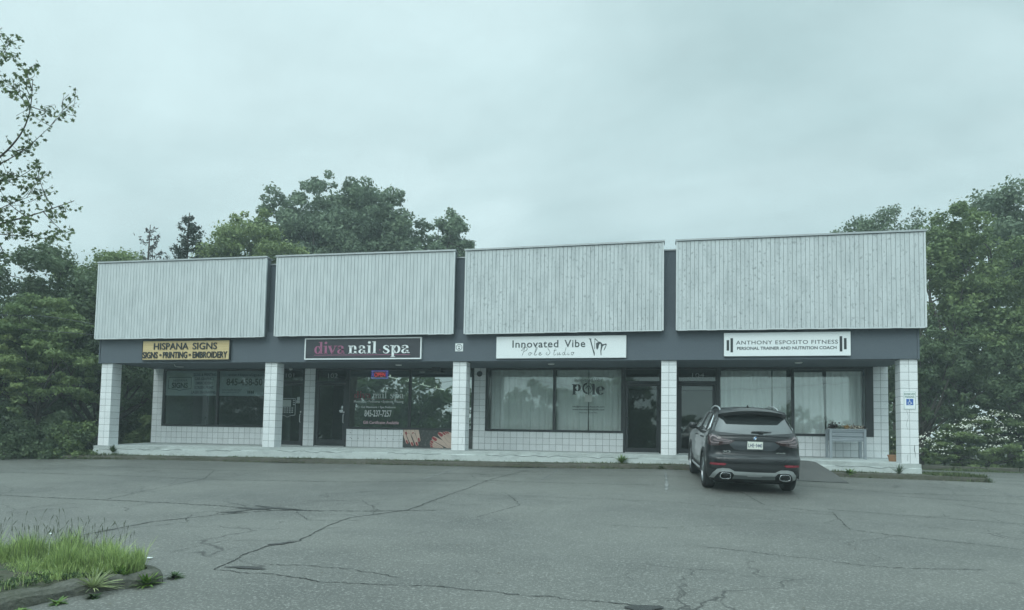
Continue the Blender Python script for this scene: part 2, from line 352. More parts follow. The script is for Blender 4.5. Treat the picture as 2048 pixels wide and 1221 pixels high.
CR = [([(-17.5, -3.2), (-13.9, -4.63), (-7.2, -4.94), (-4.4, -4.86), (-1.6, -3.9), (2.1, -4.3)], .04), ([(-14.5, -6.6), (-9.94, -8.18), (-7.58, -8.37), (-5.04, -8.58), (-3.94, -8.8), (-2.67, -8.63), (-1.2, -8.3)], .05),
      ([(-5.12, -11.33), (-5.03, -10.25), (-4.53, -9.44), (-3.9, -8.79), (-3.2, -8.65)], .05), ([(-2.32, -12.64), (-2.44, -11.9), (-2.44, -11.44), (-2.24, -11.09), (-2.4, -9.9), (-2.4, -9.23), (-1.77, -8.34), (-1.7, -6.2), (-1.56, -3.75), (-1.2, -1.6)], .04),
      ([(-2.32, -12.64), (-1.54, -12.7), (-.96, -12.89), (.13, -12.85), (.88, -12.98), (1.91, -13.13), (2.6, -13.3)], .022), ([(-2.01, -12.3), (-1.37, -12.3), (-.94, -12.37), (-.3, -12.6)], .018), ([(-16, -2.6), (-9, -3.0), (-2, -2.6), (2, -2.2), (7, -3.6), (11, -3.0)], .035),
      ([(-.6, -6.2), (-.1, -7.6), (-.5, -8.9)], .02), ([(3.71, -4.79), (3.95, -6.42), (4.91, -6.9), (4.78, -8.56), (5.37, -8.9), (6.54, -9.34)], .026), ([(4.9, -6.5), (7.5, -7.1), (10.5, -7.2)], .03),
      ([(6.5, -4.1), (8.5, -4.6), (11, -4.2), (15, -3.4)], .035), ([(2.55, -10.39), (3.4, -10.6), (4.6, -10.9), (5.6, -10.7)], .02), ([(-1.7, -6.2), (1, -6.5), (3.4, -6.9), (5.2, -7.2)], .018),
      ([(7.4, -5), (8.3, -7), (8.1, -9)], .02), ([(-9, -3.0), (-8, -4.9), (-7.5, -8.4)], .026), ([(3.3, -8.68), (2.2, -9.3), (1.3, -9.2)], .014)]
for P, w in CR: strip_on_ground(b, P, w * 1.15, .005, .010, .035, rc)
for P, w in CR[:4] + CR[7:10]:
    for k in range(4):
        i = rc.randrange(len(P) - 1); t = rc.random(); x = P[i][0] + (P[i + 1][0] - P[i][0]) * t; y = P[i][1] + (P[i + 1][1] - P[i][1]) * t; an = rc.uniform(0, 6.28); l = rc.uniform(.4, 1.3)
        strip_on_ground(b, [(x, y), (x + l * math.cos(an), y + l * math.sin(an)), (x + 1.6 * l * math.cos(an + .5), y + 1.6 * l * math.sin(an + .5))], w * .4, .0055, .012, .04, rc)
tag(b.build('asphalt_crack', m_crack), kind='structure')
def blob(b, cx, cy, rx, ry, seed, lift=.008, rot=0, n=28, jag=.35):
    r = random.Random(seed); V = []
    ph = [r.uniform(0, 6.28) for _ in range(4)]
    for i in range(n):
        t = 2 * math.pi * i / n; k = 1 + jag * (math.sin(2 * t + ph[0]) * .4 + math.sin(3 * t + ph[1]) * .3 + math.sin(5 * t + ph[2]) * .25 + r.uniform(-.2, .2))
        x, y = rx * k * math.cos(t), ry * k * math.sin(t); x, y = x * math.cos(rot) - y * math.sin(rot), x * math.sin(rot) + y * math.cos(rot)
        V.append((cx + x, cy + y, rough(cx + x, cy + y) + lift))
    V.append((cx, cy, rough(cx, cy) + lift)); b.add(V, [(i, (i + 1) % n, n) for i in range(n)])
b = MB()
for i, (x, y, rx, ry, ro) in enumerate([(-4.25, -8.72, .30, .08, .15), (-3.95, -8.6, .36, .07, -.3), (-4.4, -9.05, .16, .05, .7), (-4.42, -9.2, .12, .03, .2), (-2.36, -11.27, .13, .06, .9), (-2.05, -12.5, .22, .045, .1), (2.06, -13.24, .16, .09, -.2)]):
    blob(b, x, y, rx, ry, i, .009, ro, jag=.7)
tag(b.build('pothole', m_asph_d), kind='structure')
m_line = M('worn_line', (.23, .235, .23), .7, n=(5, 1, (.12, .125, .122), .42, .55), bump=(60, .6, .01))
b = MB()
for x, y0, y1 in ((-6.1, -4.2, -.9), (-3.05, -4.2, -.75), (-.42, -4.2, -.7), (2.3, -5.6, -1.2), (9.1, -4.6, -1.3)):
    strip_on_ground(b, [(x, y0), (x + .02, (y0 + y1) / 2), (x, y1)], .11, .006, 0, .2, rc)
tag(b.build('parking_line', m_line), kind='structure')

# walkway slab, its front edge sagging a little at both ends as in the photo
US = [-15.42, -12.6, -9.5, -6.5, -3.6, -.8, 2.2, 5, 8.05, 8.5]; ZS = [-.055, -.025, .011, .026, .036, .04, .036, .0, -.046, -.054]
def sz(u): return float(np.interp(u, US, ZS))
b = MB(); us = lin(-15.42, 8.5, .4); r = random.Random(3)
F0 = [(u, -.02 + r.uniform(-.006, .006), sz(u)) for u in us]; F1 = [(u, -.005 + r.uniform(-.008, .008), sz(u) - .11 + r.uniform(-.012, .012)) for u in us]
F2 = [(u, -.03 + r.uniform(-.008, .008), sz(u) - .115 + r.uniform(-.012, .012)) for u in us]; F3 = [(u, -.03, -.42) for u in us]
B0 = [(u, 2.6, .04) for u in us]; n = len(us)
b.v = F0 + F1 + F2 + F3 + B0
for i in range(n - 1):
    for a, c in ((3, 2), (2, 1), (1, 0), (0, 4)): b.f.append((a * n + i, a * n + i + 1, c * n + i + 1, c * n + i)); b.m.append(0); b.t.append(.5)
for i in (0, n - 1):
    b.f.append((i, n + i, 2 * n + i, 3 * n + i)); b.f.append((i, 3 * n + i, 4 * n + i)); b.m += [0, 0]; b.t += [.5, .5]
walk = tag(b.build('walkway', m_conc), kind='structure')
b = MB()
for u0, u1 in ((-15.2, -12.2), (-11.4, -10.2), (-9, -6.6), (-5.5, -3.9), (-2.6, 1.6), (6.5, 8.2)):
    P = [(u, -.11 + .012 * math.sin(u * 9) + r.uniform(-.012, .012)) for u in lin(u0, u1, .09)]
    ribbon(b, P, [.006 + .008 * r.random() for _ in P], -.034, lambda x, y: (x, sz(x) + y), smooth=False, depth=.003)
tag(b.build('walkway_crack', M('crack_paint', (.08, .09, .09), .9)), kind='structure')
# planting strip and kerb
b = MB(); us = lin(-34, 9.75, .35)
for i in range(len(us) - 1):
    a, c = us[i], us[i + 1]
    def P(u, v, dz, s=0): h = math.sin(u * 37.7 + s) * .012; return (u, v + h, gz(u, -.6) + dz + h)
    b.quad(P(a, -.55, 0), P(c, -.55, 0), P(c, -.53, .10, 1), P(a, -.53, .10, 1)); b.quad(P(a, -.53, .10, 1), P(c, -.53, .10, 1), P(c, -.38, .115, 2), P(a, -.38, .115, 2))
b.box(9.75, 9.77, -.5, -.38, -.6, -.33)
tag(b.build('kerb', m_curb), kind='structure')
b = MB(); vs_ = [-.385, -.2, -.02]
for i in range(len(us) - 1):
    a, c = us[i], us[i + 1]
    for v0, v1 in zip(vs_, vs_[1:]):
        b.quad((a, v0, gz(a, v0) + .11), (c, v0, gz(c, v0) + .11), (c, v1, gz(c, v1) + .13), (a, v1, gz(a, v1) + .13))
tag(b.build('dirt_strip', m_dirt), kind='structure')
b = MB()
b.v = [(8.5, -.38, -.31), (9.2, -.36, -.33), (9.72, -.38, -.35), (9.9, 0, -.36), (9.85, .7, -.36), (9.6, 1.2, -.38), (8.5, 1.3, -.34)]; b.f = [tuple(range(7))]; b.m = [0]; b.t = [.5]
k = [(9.76, -.42), (10.0, -.02), (9.96, .75), (9.66, 1.3), (8.5, 1.4)]; inn = [(9.72, -.38), (9.9, 0), (9.85, .7), (9.6, 1.2), (8.5, 1.3)]
for i in range(4):
    b.quad((*k[i], -.5), (*k[i + 1], -.5), (*k[i + 1], -.36), (*k[i], -.36)); b.quad((*k[i], -.36), (*k[i + 1], -.36), (*inn[i + 1], -.352), (*inn[i], -.352))
tag(b.build('verge', m_soil), kind='structure')
b = MB()
for i, u in enumerate(lin(8.6, 46, 1.1)[:-1]): b.bev(u, u + 1.08, 10.32, 10.5, -.62, gz(u, 10) + .14, .02)
tag(b.build('far_kerb', m_curb), kind='structure')
# asphalt ramp up to the walkway on the right of the car
b = MB(); R0, R1 = [], []
NU, NV = 9, 9
for i in range(NU):
    s = i / (NU - 1)
    for j in range(NV):
        t = j / (NV - 1); u = (4.45 - .25 * t) + s * (1.6 + .55 * t); v = -.03 - 1.95 * t
        top = sz(u) - .012; g = gz(u, v) + .004; z = top * (1 - t) ** 1.15 + g * (1 - (1 - t) ** 1.15)
        b.v.append((u, v, z - (.03 if s in (0, 1) else 0) * (1 - t)))
for i in range(NU - 1):
    for j in range(NV - 1): b.f.append((i * NV + j, i * NV + j + 1, (i + 1) * NV + j + 1, (i + 1) * NV + j)); b.m.append(0); b.t.append(.5)
for s0 in (0, NU - 1):
    for j in range(NV - 1):
        a = b.v[s0 * NV + j]; c = b.v[s0 * NV + j + 1]; b.add([a, c, (c[0], c[1], gz(c[0], c[1]) - .02), (a[0], a[1], gz(a[0], a[1]) - .02)], [(0, 1, 2, 3)])
tag(b.build('asphalt_ramp', M('ramp_asphalt', (.10, .10, .095), .7, n=(1.5, .7, (.07, .072, .07)), n2=(50, .6, (.15, .15, .145), .55, .72), bump=(60, .8, .012)), smooth=True), kind='structure')
# ------------------------------------------------------------------ the shop building
m_block = M('white_block', (.77, .79, .80), .6, n=(1.3, .35, (.62, .65, .66)), n2=(9, .4, (.42, .45, .43), .60, .72), bump=(26, .35, .012), tint=.05)
m_mortar = M('block_joint', (.17, .19, .195), .9)
m_slate = M('slate_stucco', (.088, .110, .132), .72, n=((1.2, 1, 3), .5, (.10, .122, .142)), n2=(24, .3, (.062, .078, .096)), bump=(40, .5, .015))
m_slate_d = M('slate_soffit', (.085, .105, .125), .8, n=(2, .5, (.07, .085, .10)))
m_board = M('painted_board', (.53, .57, .58), .65, n=((5, 5, 1.6), .55, (.40, .44, .45), .42, .66), n2=((20, 20, 14), .7, (.33, .36, .37), .62, .70), bump=(22, .3, .01), tint=.035)
m_board2 = M('peeling_board', (.53, .57, .58), .65, n=((5, 5, 1.6), .6, (.40, .44, .45), .42, .64), n2=((17, 17, 11), .8, (.29, .32, .33), .57, .67), bump=(22, .3, .01), tint=.045)
m_groove = M('board_groove', (.17, .19, .20), .9)
m_trim = M('painted_trim', (.60, .64, .65), .6, n=((3, 3, 3), .5, (.46, .5, .5)))
m_cope = M('metal_coping', (.40, .43, .44), .5, metal=.3, n=(4, .5, (.3, .32, .33)))
m_frame = M('bronze_frame', (.018, .022, .026), .4, n=(5, .4, (.03, .034, .038)))
m_alu = M('aluminium', (.55, .57, .57), .35, metal=.8)
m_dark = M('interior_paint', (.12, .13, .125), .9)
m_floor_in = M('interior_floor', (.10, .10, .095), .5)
m_roof = M('roof_membrane', (.08, .08, .08), .9)
m_side = M('panel_return', (.10, .12, .135), .7)
g_plain = glass('shop_glass', (.93, .97, .96), .12)
g_dark = glass('tinted_glass', (.62, .70, .70), .06)
g_green = glass('filmed_glass', (.40, .52, .45), .34)

bld = empty('shop_building', (-3.43, 0, -.2), 'long single-storey white block shop row with dark slate fascia and board panels', 'building')
rb = random.Random(7)
COLX = [-15.29, -9.53, -3.62, 2.19, 8.05]
ztop = 2.565
for i, u in enumerate(COLX):
    c = MB(); z0 = sz(u + .2)
    c.mi = 1; c.box(u + .006, u + .40, .006, .394, z0, ztop); c.mi = 0
    z = ztop - .126; zs = [ztop]
    while z > z0 + .1: zs.append(z); z -= .2032
    zs.append(z0)
    for a, d in zip(zs[1:], zs):
        for k in range(2):
            c.ti = rb.random(); x0 = u + k * .2032
            j = rb.uniform(-.0015, .0015)
            c.bev(x0 + .004, x0 + .1992, j, .4, a + .004, d - .004, .004)
    if i == 4:
        c.mi = 1; c.ti = .2
        ribbon(c, [(8.36, .42), (8.35, .30), (8.365, .22), (8.37, .10)], [.012, .02, .012, .004], -.003, lambda x, y: (x, y), depth=.002)
        ribbon(c, [(8.19, 1.28), (8.22, 1.1), (8.18, .95), (8.2, .8)], .006, -.003, lambda x, y: (x, y), depth=.002)
        ribbon(c, [(8.20, .18), (8.19, .02)], .007, -.003, lambda x, y: (x, y), depth=.002)
    if i == 2:
        c.mi = 1; ribbon(c, [(-3.3, .42), (-3.29, .3), (-3.305, .22)], .006, -.003, lambda x, y: (x, y), depth=.002)
    c.build('column', [m_block, m_mortar], bld)

# beam / fascia
c = MB(); c.box(-15.31, 8.44, -.05, .40, 2.565, 3.475)
c.box(8.44, 8.485, -.075, .42, 2.55, 3.49); c.box(-15.35, -15.31, -.075, .42, 2.55, 3.49)
c.box(-15.31, 8.44, -.062, -.05, 2.566, 2.60)
c.build('fascia_beam', m_slate, bld)
c = MB(); c.box(-15.31, 8.44, .03, .28, 3.49, 5.55); c.build('parapet_wall', m_slate, bld)
c = MB(); c.box(-15.33, 8.46, .0, .31, 5.551, 5.585); c.build('parapet_coping', m_cope, bld)
c = MB(); c.box(-15.33, 8.46, .402, 2.44, 2.63, 2.70); c.build('soffit', m_slate_d, bld)
c = MB(); c.box(-15.36, 8.48, .29, 12.6, 3.3, 3.4); c.build('roof', m_roof, bld)
# the four board panels
PN = [(-15.39, -9.455, 5.785, 5.76, 3.31, 3.31), (-9.135, -3.555, 5.765, 5.735, 3.325, 3.32), (-3.255, 2.25, 5.73, 5.77, 3.315, 3.335), (2.565, 8.605, 5.77, 5.775, 3.335, 3.32)]
for (a, e, ta, te, ba, be) in PN:
    p = MB(); p.mi = 1
    p.box(a + .03, e - .03, -.232, -.20, ba + .005, ta - .06); 
    p.mi = 2; p.box(a + .02, e - .02, -.199, .027 if a > -15 and e < 8 else .027, 3.50, min(ta, te) - .07); p.box(a + .02, e - .02, -.199, -.055, 3.335, 3.499); p.mi = 0
    nb = int(round((e - a - .1) / .107)); w = (e - a - .1) / nb
    for k in range(nb):
        x = a + .05 + k * w; s = (x - a) / (e - a); zt = ta + (te - ta) * s - .055; zb = ba + (be - ba) * s
        p.ti = rb.random() ** .8
        p.bev(x + .004, x + w - .004, -.250 + rb.uniform(-.0015, .0015), -.233, zb + .012 + rb.uniform(-.004, .004), zt, .003)
    pan = p.build('fascia_panel', [m_board2 if a > -4 else m_board, m_groove, m_side], bld)
    q = MB()
    q.bev(a, a + .048, -.262, -.20, ba, ta - .05, .004); q.bev(e - .048, e, -.262, -.20, be, te - .05, .004)
    n = 24
    for k in range(n):
        s0, s1 = k / n, (k + 1) / n; dz = rb.choice([0, 0, 0, .006])
        z0 = ba + (be - ba) * s0 - .012 + dz; q.box(a + .05 + (e - a - .1) * s0, a + .05 + (e - a - .1) * s1, -.258, -.21, z0, z0 + .024)
    q.build('panel_trim', m_trim, pan)
    q = MB(); q.add([(a - .02, -.285, ta - .045), (e + .02, -.285, te - .045), (e + .02, .05, te - .045), (a - .02, .05, ta - .045), (a - .02, -.285, ta), (e + .02, -.285, te), (e + .02, .05, te - .06), (a - .02, .05, ta - .06)],
          [(0, 3, 2, 1), (4, 5, 6, 7), (0, 1, 5, 4), (1, 2, 6, 5), (2, 3, 7, 6), (3, 0, 4, 7)])
    q.build('panel_coping', m_cope, pan)
# shop front wall (v 2.46): piers and low walls of 8 in. stacked block
V0 = 2.46
def blockwall(c, u0, u1, z0, z1, v=V0):
    n = max(1, round((u1 - u0) / .2032)); w = (u1 - u0) / n
    nz = max(1, round((z1 - z0) / .2032)); h = (z1 - z0) / nz
    c.mi = 1; c.box(u0, u1, v + .006, v + .2, z0, z1); c.mi = 0
    for i in range(n):
        for j in range(nz):
            c.ti = rb.random(); jj = rb.uniform(-.001, .001)
            c.bev(u0 + i * w + .004, u0 + (i + 1) * w - .004, v + jj, v + .02, z0 + j * h + .004, z0 + (j + 1) * h - .004, .004)
c = MB()
for a, e in ((-15.36, -14.95), (-9.54, -9.14), (-3.65, -3.26), (2.2, 2.65), (8.09, 8.485)): blockwall(c, a, e, .04, 2.63)
for a, e in ((-14.95, -10.7), (-7.98, -3.65), (-3.26, 1.07), (3.83, 8.09)): blockwall(c, a, e, .04, .63)
c.build('front_wall', [m_block, m_mortar], bld)
c = MB(); c.mi = 0
for x0, x1 in ((-15.36, -15.16), (8.285, 8.485)): c.box(x0, x1, V0 + .201, 12.4, -.3, 3.29)
c.box(-15.16, 8.285, 12.2, 12.4, -.3, 3.29); c.build('side_wall', m_block, bld)
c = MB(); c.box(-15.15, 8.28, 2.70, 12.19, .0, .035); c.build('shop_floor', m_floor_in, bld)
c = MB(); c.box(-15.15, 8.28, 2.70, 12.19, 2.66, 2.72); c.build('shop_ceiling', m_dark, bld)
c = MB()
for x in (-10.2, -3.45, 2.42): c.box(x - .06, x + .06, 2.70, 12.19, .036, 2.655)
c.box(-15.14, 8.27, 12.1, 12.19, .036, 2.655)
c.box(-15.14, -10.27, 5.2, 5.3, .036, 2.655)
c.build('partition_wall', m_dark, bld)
# windows: frame with sub-part panes
def window(u0, u1, mull, gm, zb=.63, fr=(.07, .07)):
    f = MB(); y0, y1 = V0 - .02, V0 + .10
    f.box(u0, u0 + fr[0], y0, y1, zb, 2.628); f.box(u1 - fr[1], u1, y0, y1, zb, 2.628)
    f.box(u0 + fr[0], u1 - fr[1], y0, y1, 2.56, 2.628); f.box(u0 + fr[0], u1 - fr[1], y0 - .012, y1, zb, zb + .065)
    f.box(mull - .04, mull + .04, y0, y1, zb + .066, 2.559)
    w = f.build('window', m_frame, bld)
    for a, e in ((u0 + fr[0], mull - .041), (mull + .041, u1 - fr[1])):
        q = MB(); q.quad((a, V0 + .03, zb + .066), (e, V0 + .03, zb + .066), (e, V0 + .03, 2.559), (a, V0 + .03, 2.559)); q.build('pane', gm, w)
    return w
window(-14.95, -10.70, -12.80, g_dark); window(-7.98, -3.65, -5.80, g_green); window(-3.26, 1.07, -1.06, g_plain); window(3.83, 8.09, 5.935, g_plain, fr=(.07, .2))
def door(u0, u1, hinge, gm, rail=.12, num=None):
    f = MB(); y0, y1 = V0 - .01, V0 + .11
    f.box(u0, u0 + .06, y0, y1, .035, 2.628); f.box(u1 - .06, u1, y0, y1, .035, 2.628); f.box(u0 + .06, u1 - .06, y0, y1, 2.58, 2.628); f.box(u0 + .06, u1 - .06, y0, y1, 2.12, 2.215)
    fo = f.build('door_frame', m_frame, bld)
    q = MB(); q.quad((u0 + .06, V0 + .04, 2.216), (u1 - .06, V0 + .04, 2.216), (u1 - .06, V0 + .04, 2.579), (u0 + .06, V0 + .04, 2.579)); q.build('transom_pane', gm, fo)
    q = MB(); q.box(u0 + .06, u1 - .06, V0 - .05, V0 + .1, .036, .06); q.build('threshold', m_alu, fo)
    d = MB(); a, e = u0 + .068, u1 - .068; y0, y1 = V0 + .005, V0 + .05; s = .075
    d.box(a, a + s, y0, y1, .07, 2.11); d.box(e - s, e, y0, y1, .07, 2.11); d.box(a + s, e - s, y0, y1, 2.06, 2.11); d.box(a + s, e - s, y0, y1, .07, .07 + rail)
    do = d.build('door', m_frame, bld)
    q = MB(); q.quad((a + s, V0 + .03, .07 + rail), (e - s, V0 + .03, .07 + rail), (e - s, V0 + .03, 2.06), (a + s, V0 + .03, 2.06)); q.build('pane', gm, do)
    hx = e - s / 2 if hinge == 'L' else a + s / 2
    q = MB(); q.tube([(hx, V0 + .0, .82), (hx, V0 - .05, .84), (hx, V0 - .05, 1.08), (hx, V0, 1.10)], .014, 8); q.box(hx - .02, hx + .02, V0 - .002, V0 + .004, 1.14, 1.2); q.build('handle', m_alu if hinge == 'L' else m_frame, do)
    if num:
        q = MB(); text_mesh(q, num, *num_box[num], V0 + .036, depth=.003); q.build('door_number', M('number_vinyl', (.30, .33, .33), .6), fo)
num_box = {'101': (-10.26, -9.95, 2.33, 2.47), '102': (-8.71, -8.36, 2.31, 2.47), '104': (3.1, 3.45, 2.33, 2.46)}
door(-10.70, -9.54, 'L', g_dark, num='101'); door(-9.14, -7.98, 'L', g_dark, .2, num='102'); door(1.07, 2.2, 'R', g_dark); door(2.65, 3.83, 'L', g_dark, num='104')
# soffit lights, wall vent, sensor
for x, y in ((-5.79, 1.37), (-.99, 1.28), (5.87, 1.18)):
    c = MB(); c.lathe([(.0, 2.60), (.085, 2.60), (.1, 2.612), (.1, 2.629)], (x, y, 0)); c.build('downlight', M('lamp_lens', (.6, .62, .6), .3), bld, smooth=False)
c = MB(); c.lathe([(.0, 0), (.06, 0), (.085, -.03), (.09, -.05), (.06, -.06), (0, -.06)], (-3.46, V0 - .0, 2.44), axis='y'); c.build('wall_vent', m_frame, bld)
c = MB(); c.bev(-4.99, -4.73, 2.2, 2.4, 2.49, 2.628, .01); c.build('air_curtain', m_frame, bld)
c = MB(); c.tube([(-12.98, .395, 2.63), (-12.98, .42, 2.56), (-12.96, .45, 2.50), (-12.7, .5, 2.49)], .012, 6); c.build('loose_conduit', m_alu, bld)
c = MB(); c.lathe([(0, 2.53), (.05, 2.55), (.06, 2.6), (.03, 2.629)], (-9.86, 2.1, 0)); c.build('dome_camera', m_alu, bld, smooth=True)

# ------------------------------------------------------------------ signs on the fascia
m_white = M('sign_white', (.80, .84, .85), .35, n=(1.5, .25, (.68, .73, .74)))
m_black = M('sign_black', (.022, .03, .034), .5)
m_wood = M('sign_wood', (.60, .47, .24), .5, n=((1.2, 1, 26), .6, (.48, .34, .15), .4, .65), n2=((.9, 1, 60), .5, (.68, .56, .32), .45, .6))
YB = -.05
def board(name, u0, u1, z0, z1, mat, label, th=.06, edge=None, ew=.03, fm=None, skew=0):
    t = empty(name, ((u0 + u1) / 2, YB - .03, z0), label, 'sign')
    c = MB(); c.bev(u0, u1, YB - .012 - th, YB - .012, z0, z1, .003); c.build('sign_board', mat, t)
    if edge:
        q = MB(); y0, y1 = YB - .012 - th - .012, YB - .014
        i = edge
        q.box(u0 - i, u1 + i, y0, y1, z1 - i * .2, z1 + i); q.box(u0 - i, u1 + i, y0, y1, z0 - i, z0 + i * .2)
        q.box(u0 - i, u0 + i * .2, y0, y1, z0 + i * .2, z1 - i * .2); q.box(u1 - i * .2, u1 + i, y0, y1, z0 + i * .2, z1 - i * .2)
        q.build('sign_frame', fm, t)
    return t, YB - .012 - th
s1, y = board('shop_sign', -13.71, -10.68, 2.65, 3.24, m_wood, 'wood-grain sign reading HISPANA SIGNS with raised black letters', edge=.02, fm=m_black)
def words(parent, mat, y, items, depth=.002):
    for it in items: c = MB(); text_mesh(c, *it[:5], y, depth, bold=it[5] if len(it) > 5 else 0, sx=it[6] if len(it) > 6 else None); c.build('lettering', mat, parent)
words(s1, M('letter_black', (.018, .024, .03), .35), y, [('HISPANA', -13.31, -12.09, 2.965, 3.175, .012), ('SIGNS', -11.94, -11.10, 2.965, 3.175, .012), ('SIGNS', -13.69, -13.16, 2.695, 2.90, .02), ('PRINTING', -12.97, -12.12, 2.70, 2.90, .02), ('EMBROIDERY', -11.93, -10.74, 2.70, 2.90, .02)], .02)
for x in (-13.06, -12.03): c = MB(); c.lathe([(0, y - .02), (.035, y - .02), (.035, y)], (x, 0, 2.80), axis='y', k=12); c.build('dot_mark', M('dot_brown', (.05, .035, .02), .5), s1)
s2, y = board('shop_sign', -8.15, -4.56, 2.655, 3.235, M('sign_charcoal', (.032, .036, .046), .45), 'charcoal sign reading diva nail spa with a pale border', edge=.028, fm=m_white)
m_mauve = M('sign_mauve', (.33, .11, .20), .5)
c = MB(); serif_text(c, 'diva', -7.87, -6.88, 2.80, .235, y); c.build('lettering', m_mauve, s2)
for w_, a_, e_ in (('nail', -6.79, -5.88), ('spa', -5.72, -4.87)): c = MB(); serif_text(c, w_, a_, e_, 2.80, .235, y); c.build('lettering', m_white, s2)
c = MB(); c.box(-7.87, -4.87, y - .003, y, 2.752, 2.766); c.lathe([(0, y - .003), (.018, y - .003)], (-5.8, 0, 2.9), axis='y', k=10); c.build('underline', m_mauve, s2)
s3, y = board('shop_sign', -2.33, 1.265, 2.63, 3.24, m_white, 'white sign reading Innovated Vibe Pole Studio with a dancer mark')
m_ink = M('sign_ink', (.045, .06, .065), .5)
words(s3, m_ink, y, [('Innovated', -1.87, -.58, 2.925, 3.13, .010, 1.1), ('Vibe', -.41, .16, 2.925, 3.13, .010, 1.1)], .006)
c = MB()
SC = {'P': ([(0, .74), (.06, .62), (.2, .74), (.42, 1.0), (.34, .6), (.14, .0)], [(.14, .86), (.42, 1.06), (.74, .98), (.68, .68), (.36, .5)]),
      'o': ([(.28, .36), (.1, .3), (.04, .1), (.18, .02), (.34, .14), (.36, .32), (.28, .36), (.34, .28), (.5, .3)],),
      'l': ([(0, .1), (.3, .6), (.42, 1.0), (.32, 1.0), (.16, .5), (.12, .05), (.26, .03), (.4, .14)],),
      'e': ([(0, .12), (.26, .24), (.28, .36), (.14, .34), (.06, .14), (.16, .01), (.34, .06), (.46, .16)],),
      'S': ([(.86, .98), (.62, 1.1), (.3, .98), (.3, .76), (.5, .56), (.56, .28), (.32, .04), (.06, .08), (.02, .26), (.2, .3)],),
      't': ([(.32, .9), (.16, .4), (.1, .06), (.22, .02), (.38, .14)], [(.08, .56), (.5, .64)]),
      'u': ([(.1, .34), (.02, .1), (.12, .02), (.3, .2), (.38, .36), (.32, .1), (.42, .03), (.56, .14)],),
      'd': ([(.34, .34), (.16, .34), (.04, .12), (.14, .02), (.32, .18), (.56, .96)], [(.4, .36), (.36, .1), (.46, .03), (.6, .12)]),
      'i': ([(.1, .34), (.04, .1), (.12, .02), (.28, .14)], [(.2, .52), (.24, .54)])}
AD = {'P': .72, 'o': .52, 'l': .42, 'e': .5, 'S': .86, 't': .42, 'u': .58, 'd': .6, 'i': .32}
def script(mb, s, u0, u1, z0, h, v, w=.035):
    W = sum(AD.get(ch, .35) + .16 for ch in s); x = 0; k = (u1 - u0) / W
    for ch in s:
        for P in SC.get(ch, ()): ribbon(mb, P, [w * (.5 + .5 * abs(math.sin(i * 1.7))) for i in range(len(P))], v, lambda a, b, x=x: (u0 + (x + a) * k, z0 + b * h), n=5)
        x += AD.get(ch, .35) + .16
script(c, 'Pole', -1.62, -.98, 2.71, .215, y, .06); c.build('lettering', m_ink, s3)
c = MB(); script(c, 'Studio', -.92, -.1, 2.71, .225, y, .06); c.build('lettering', m_ink, s3)
c = MB()
def PX(x, z): return (.25 + x / 1110 * .70, 3.335 - z / 1221 * .757)
c.prism([PX(0, 280), PX(20, 305), PX(50, 320), PX(245, 1040), PX(262, 1040), PX(275, 960), PX(265, 880), PX(215, 760), PX(115, 380), PX(105, 315), PX(130, 285)], y - .005, y)
c.prism([PX(430, 440), PX(480, 425), PX(545, 460), PX(600, 540), PX(670, 530), PX(720, 515), PX(780, 525), PX(770, 590), PX(700, 770), PX(650, 830), PX(690, 700), PX(745, 580), PX(690, 570), PX(610, 625), PX(570, 760), PX(550, 870), PX(560, 1020), PX(530, 1020), PX(510, 840), PX(535, 640), PX(525, 520), PX(480, 520), PX(445, 580), PX(425, 700), PX(370, 780), PX(330, 700), PX(325, 490)], y - .005, y)
c.prism([PX(262, 280), PX(290, 280), PX(440, 430), PX(425, 450), PX(280, 320), PX(275, 760), PX(255, 750)], y - .006, y - .001)
c.build('dancer_mark', m_ink, s3)
s4, y = board('shop_sign', 3.80, 6.88, 2.65, 3.265, m_white, 'white sign reading ANTHONY ESPOSITO FITNESS with black barbell bars')
words(s4, m_ink, y, [('ANTHONY ESPOSITO FITNESS', 4.10, 6.58, 2.955, 3.055, .004, 1.1), ('PERSONAL TRAINER AND NUTRITION COACH', 4.125, 6.545, 2.815, 2.895, .022)], .004)
for a, h0, h1 in ((3.865, 2.80, 3.075), (3.962, 2.755, 3.125), (6.62, 2.755, 3.145), (6.722, 2.81, 3.095)): c = MB(); c.box(a, a + .062, y - .006, y, h0, h1); c.build('barbell_bar', m_black, s4)
# small square placard
t = empty('placard', (-3.43, -.06, 2.84), 'small square white placard with a ring mark beside the nail spa sign', 'sign')
c = MB(); c.bev(-3.545, -3.315, -.066, -.052, 2.845, 3.075, .003); c.build('plate', m_white, t)
c = MB()
ribbon(c, ell(-3.43, 2.96, .085, .085, 0, 360, 24), .014, -.067, lambda x, y: (x, y), smooth=False)
for P in ([(-3.455, 3.005), (-3.455, 2.965)], [(-3.43, 3.01), (-3.43, 2.97)], [(-3.405, 3.005), (-3.405, 2.965)]): ribbon(c, P, .012, -.067, lambda x, y: (x, y), smooth=False)
c.box(-3.452, -3.408, -.07, -.0665, 2.905, 2.945)
c.build('ring_mark', m_ink, t)
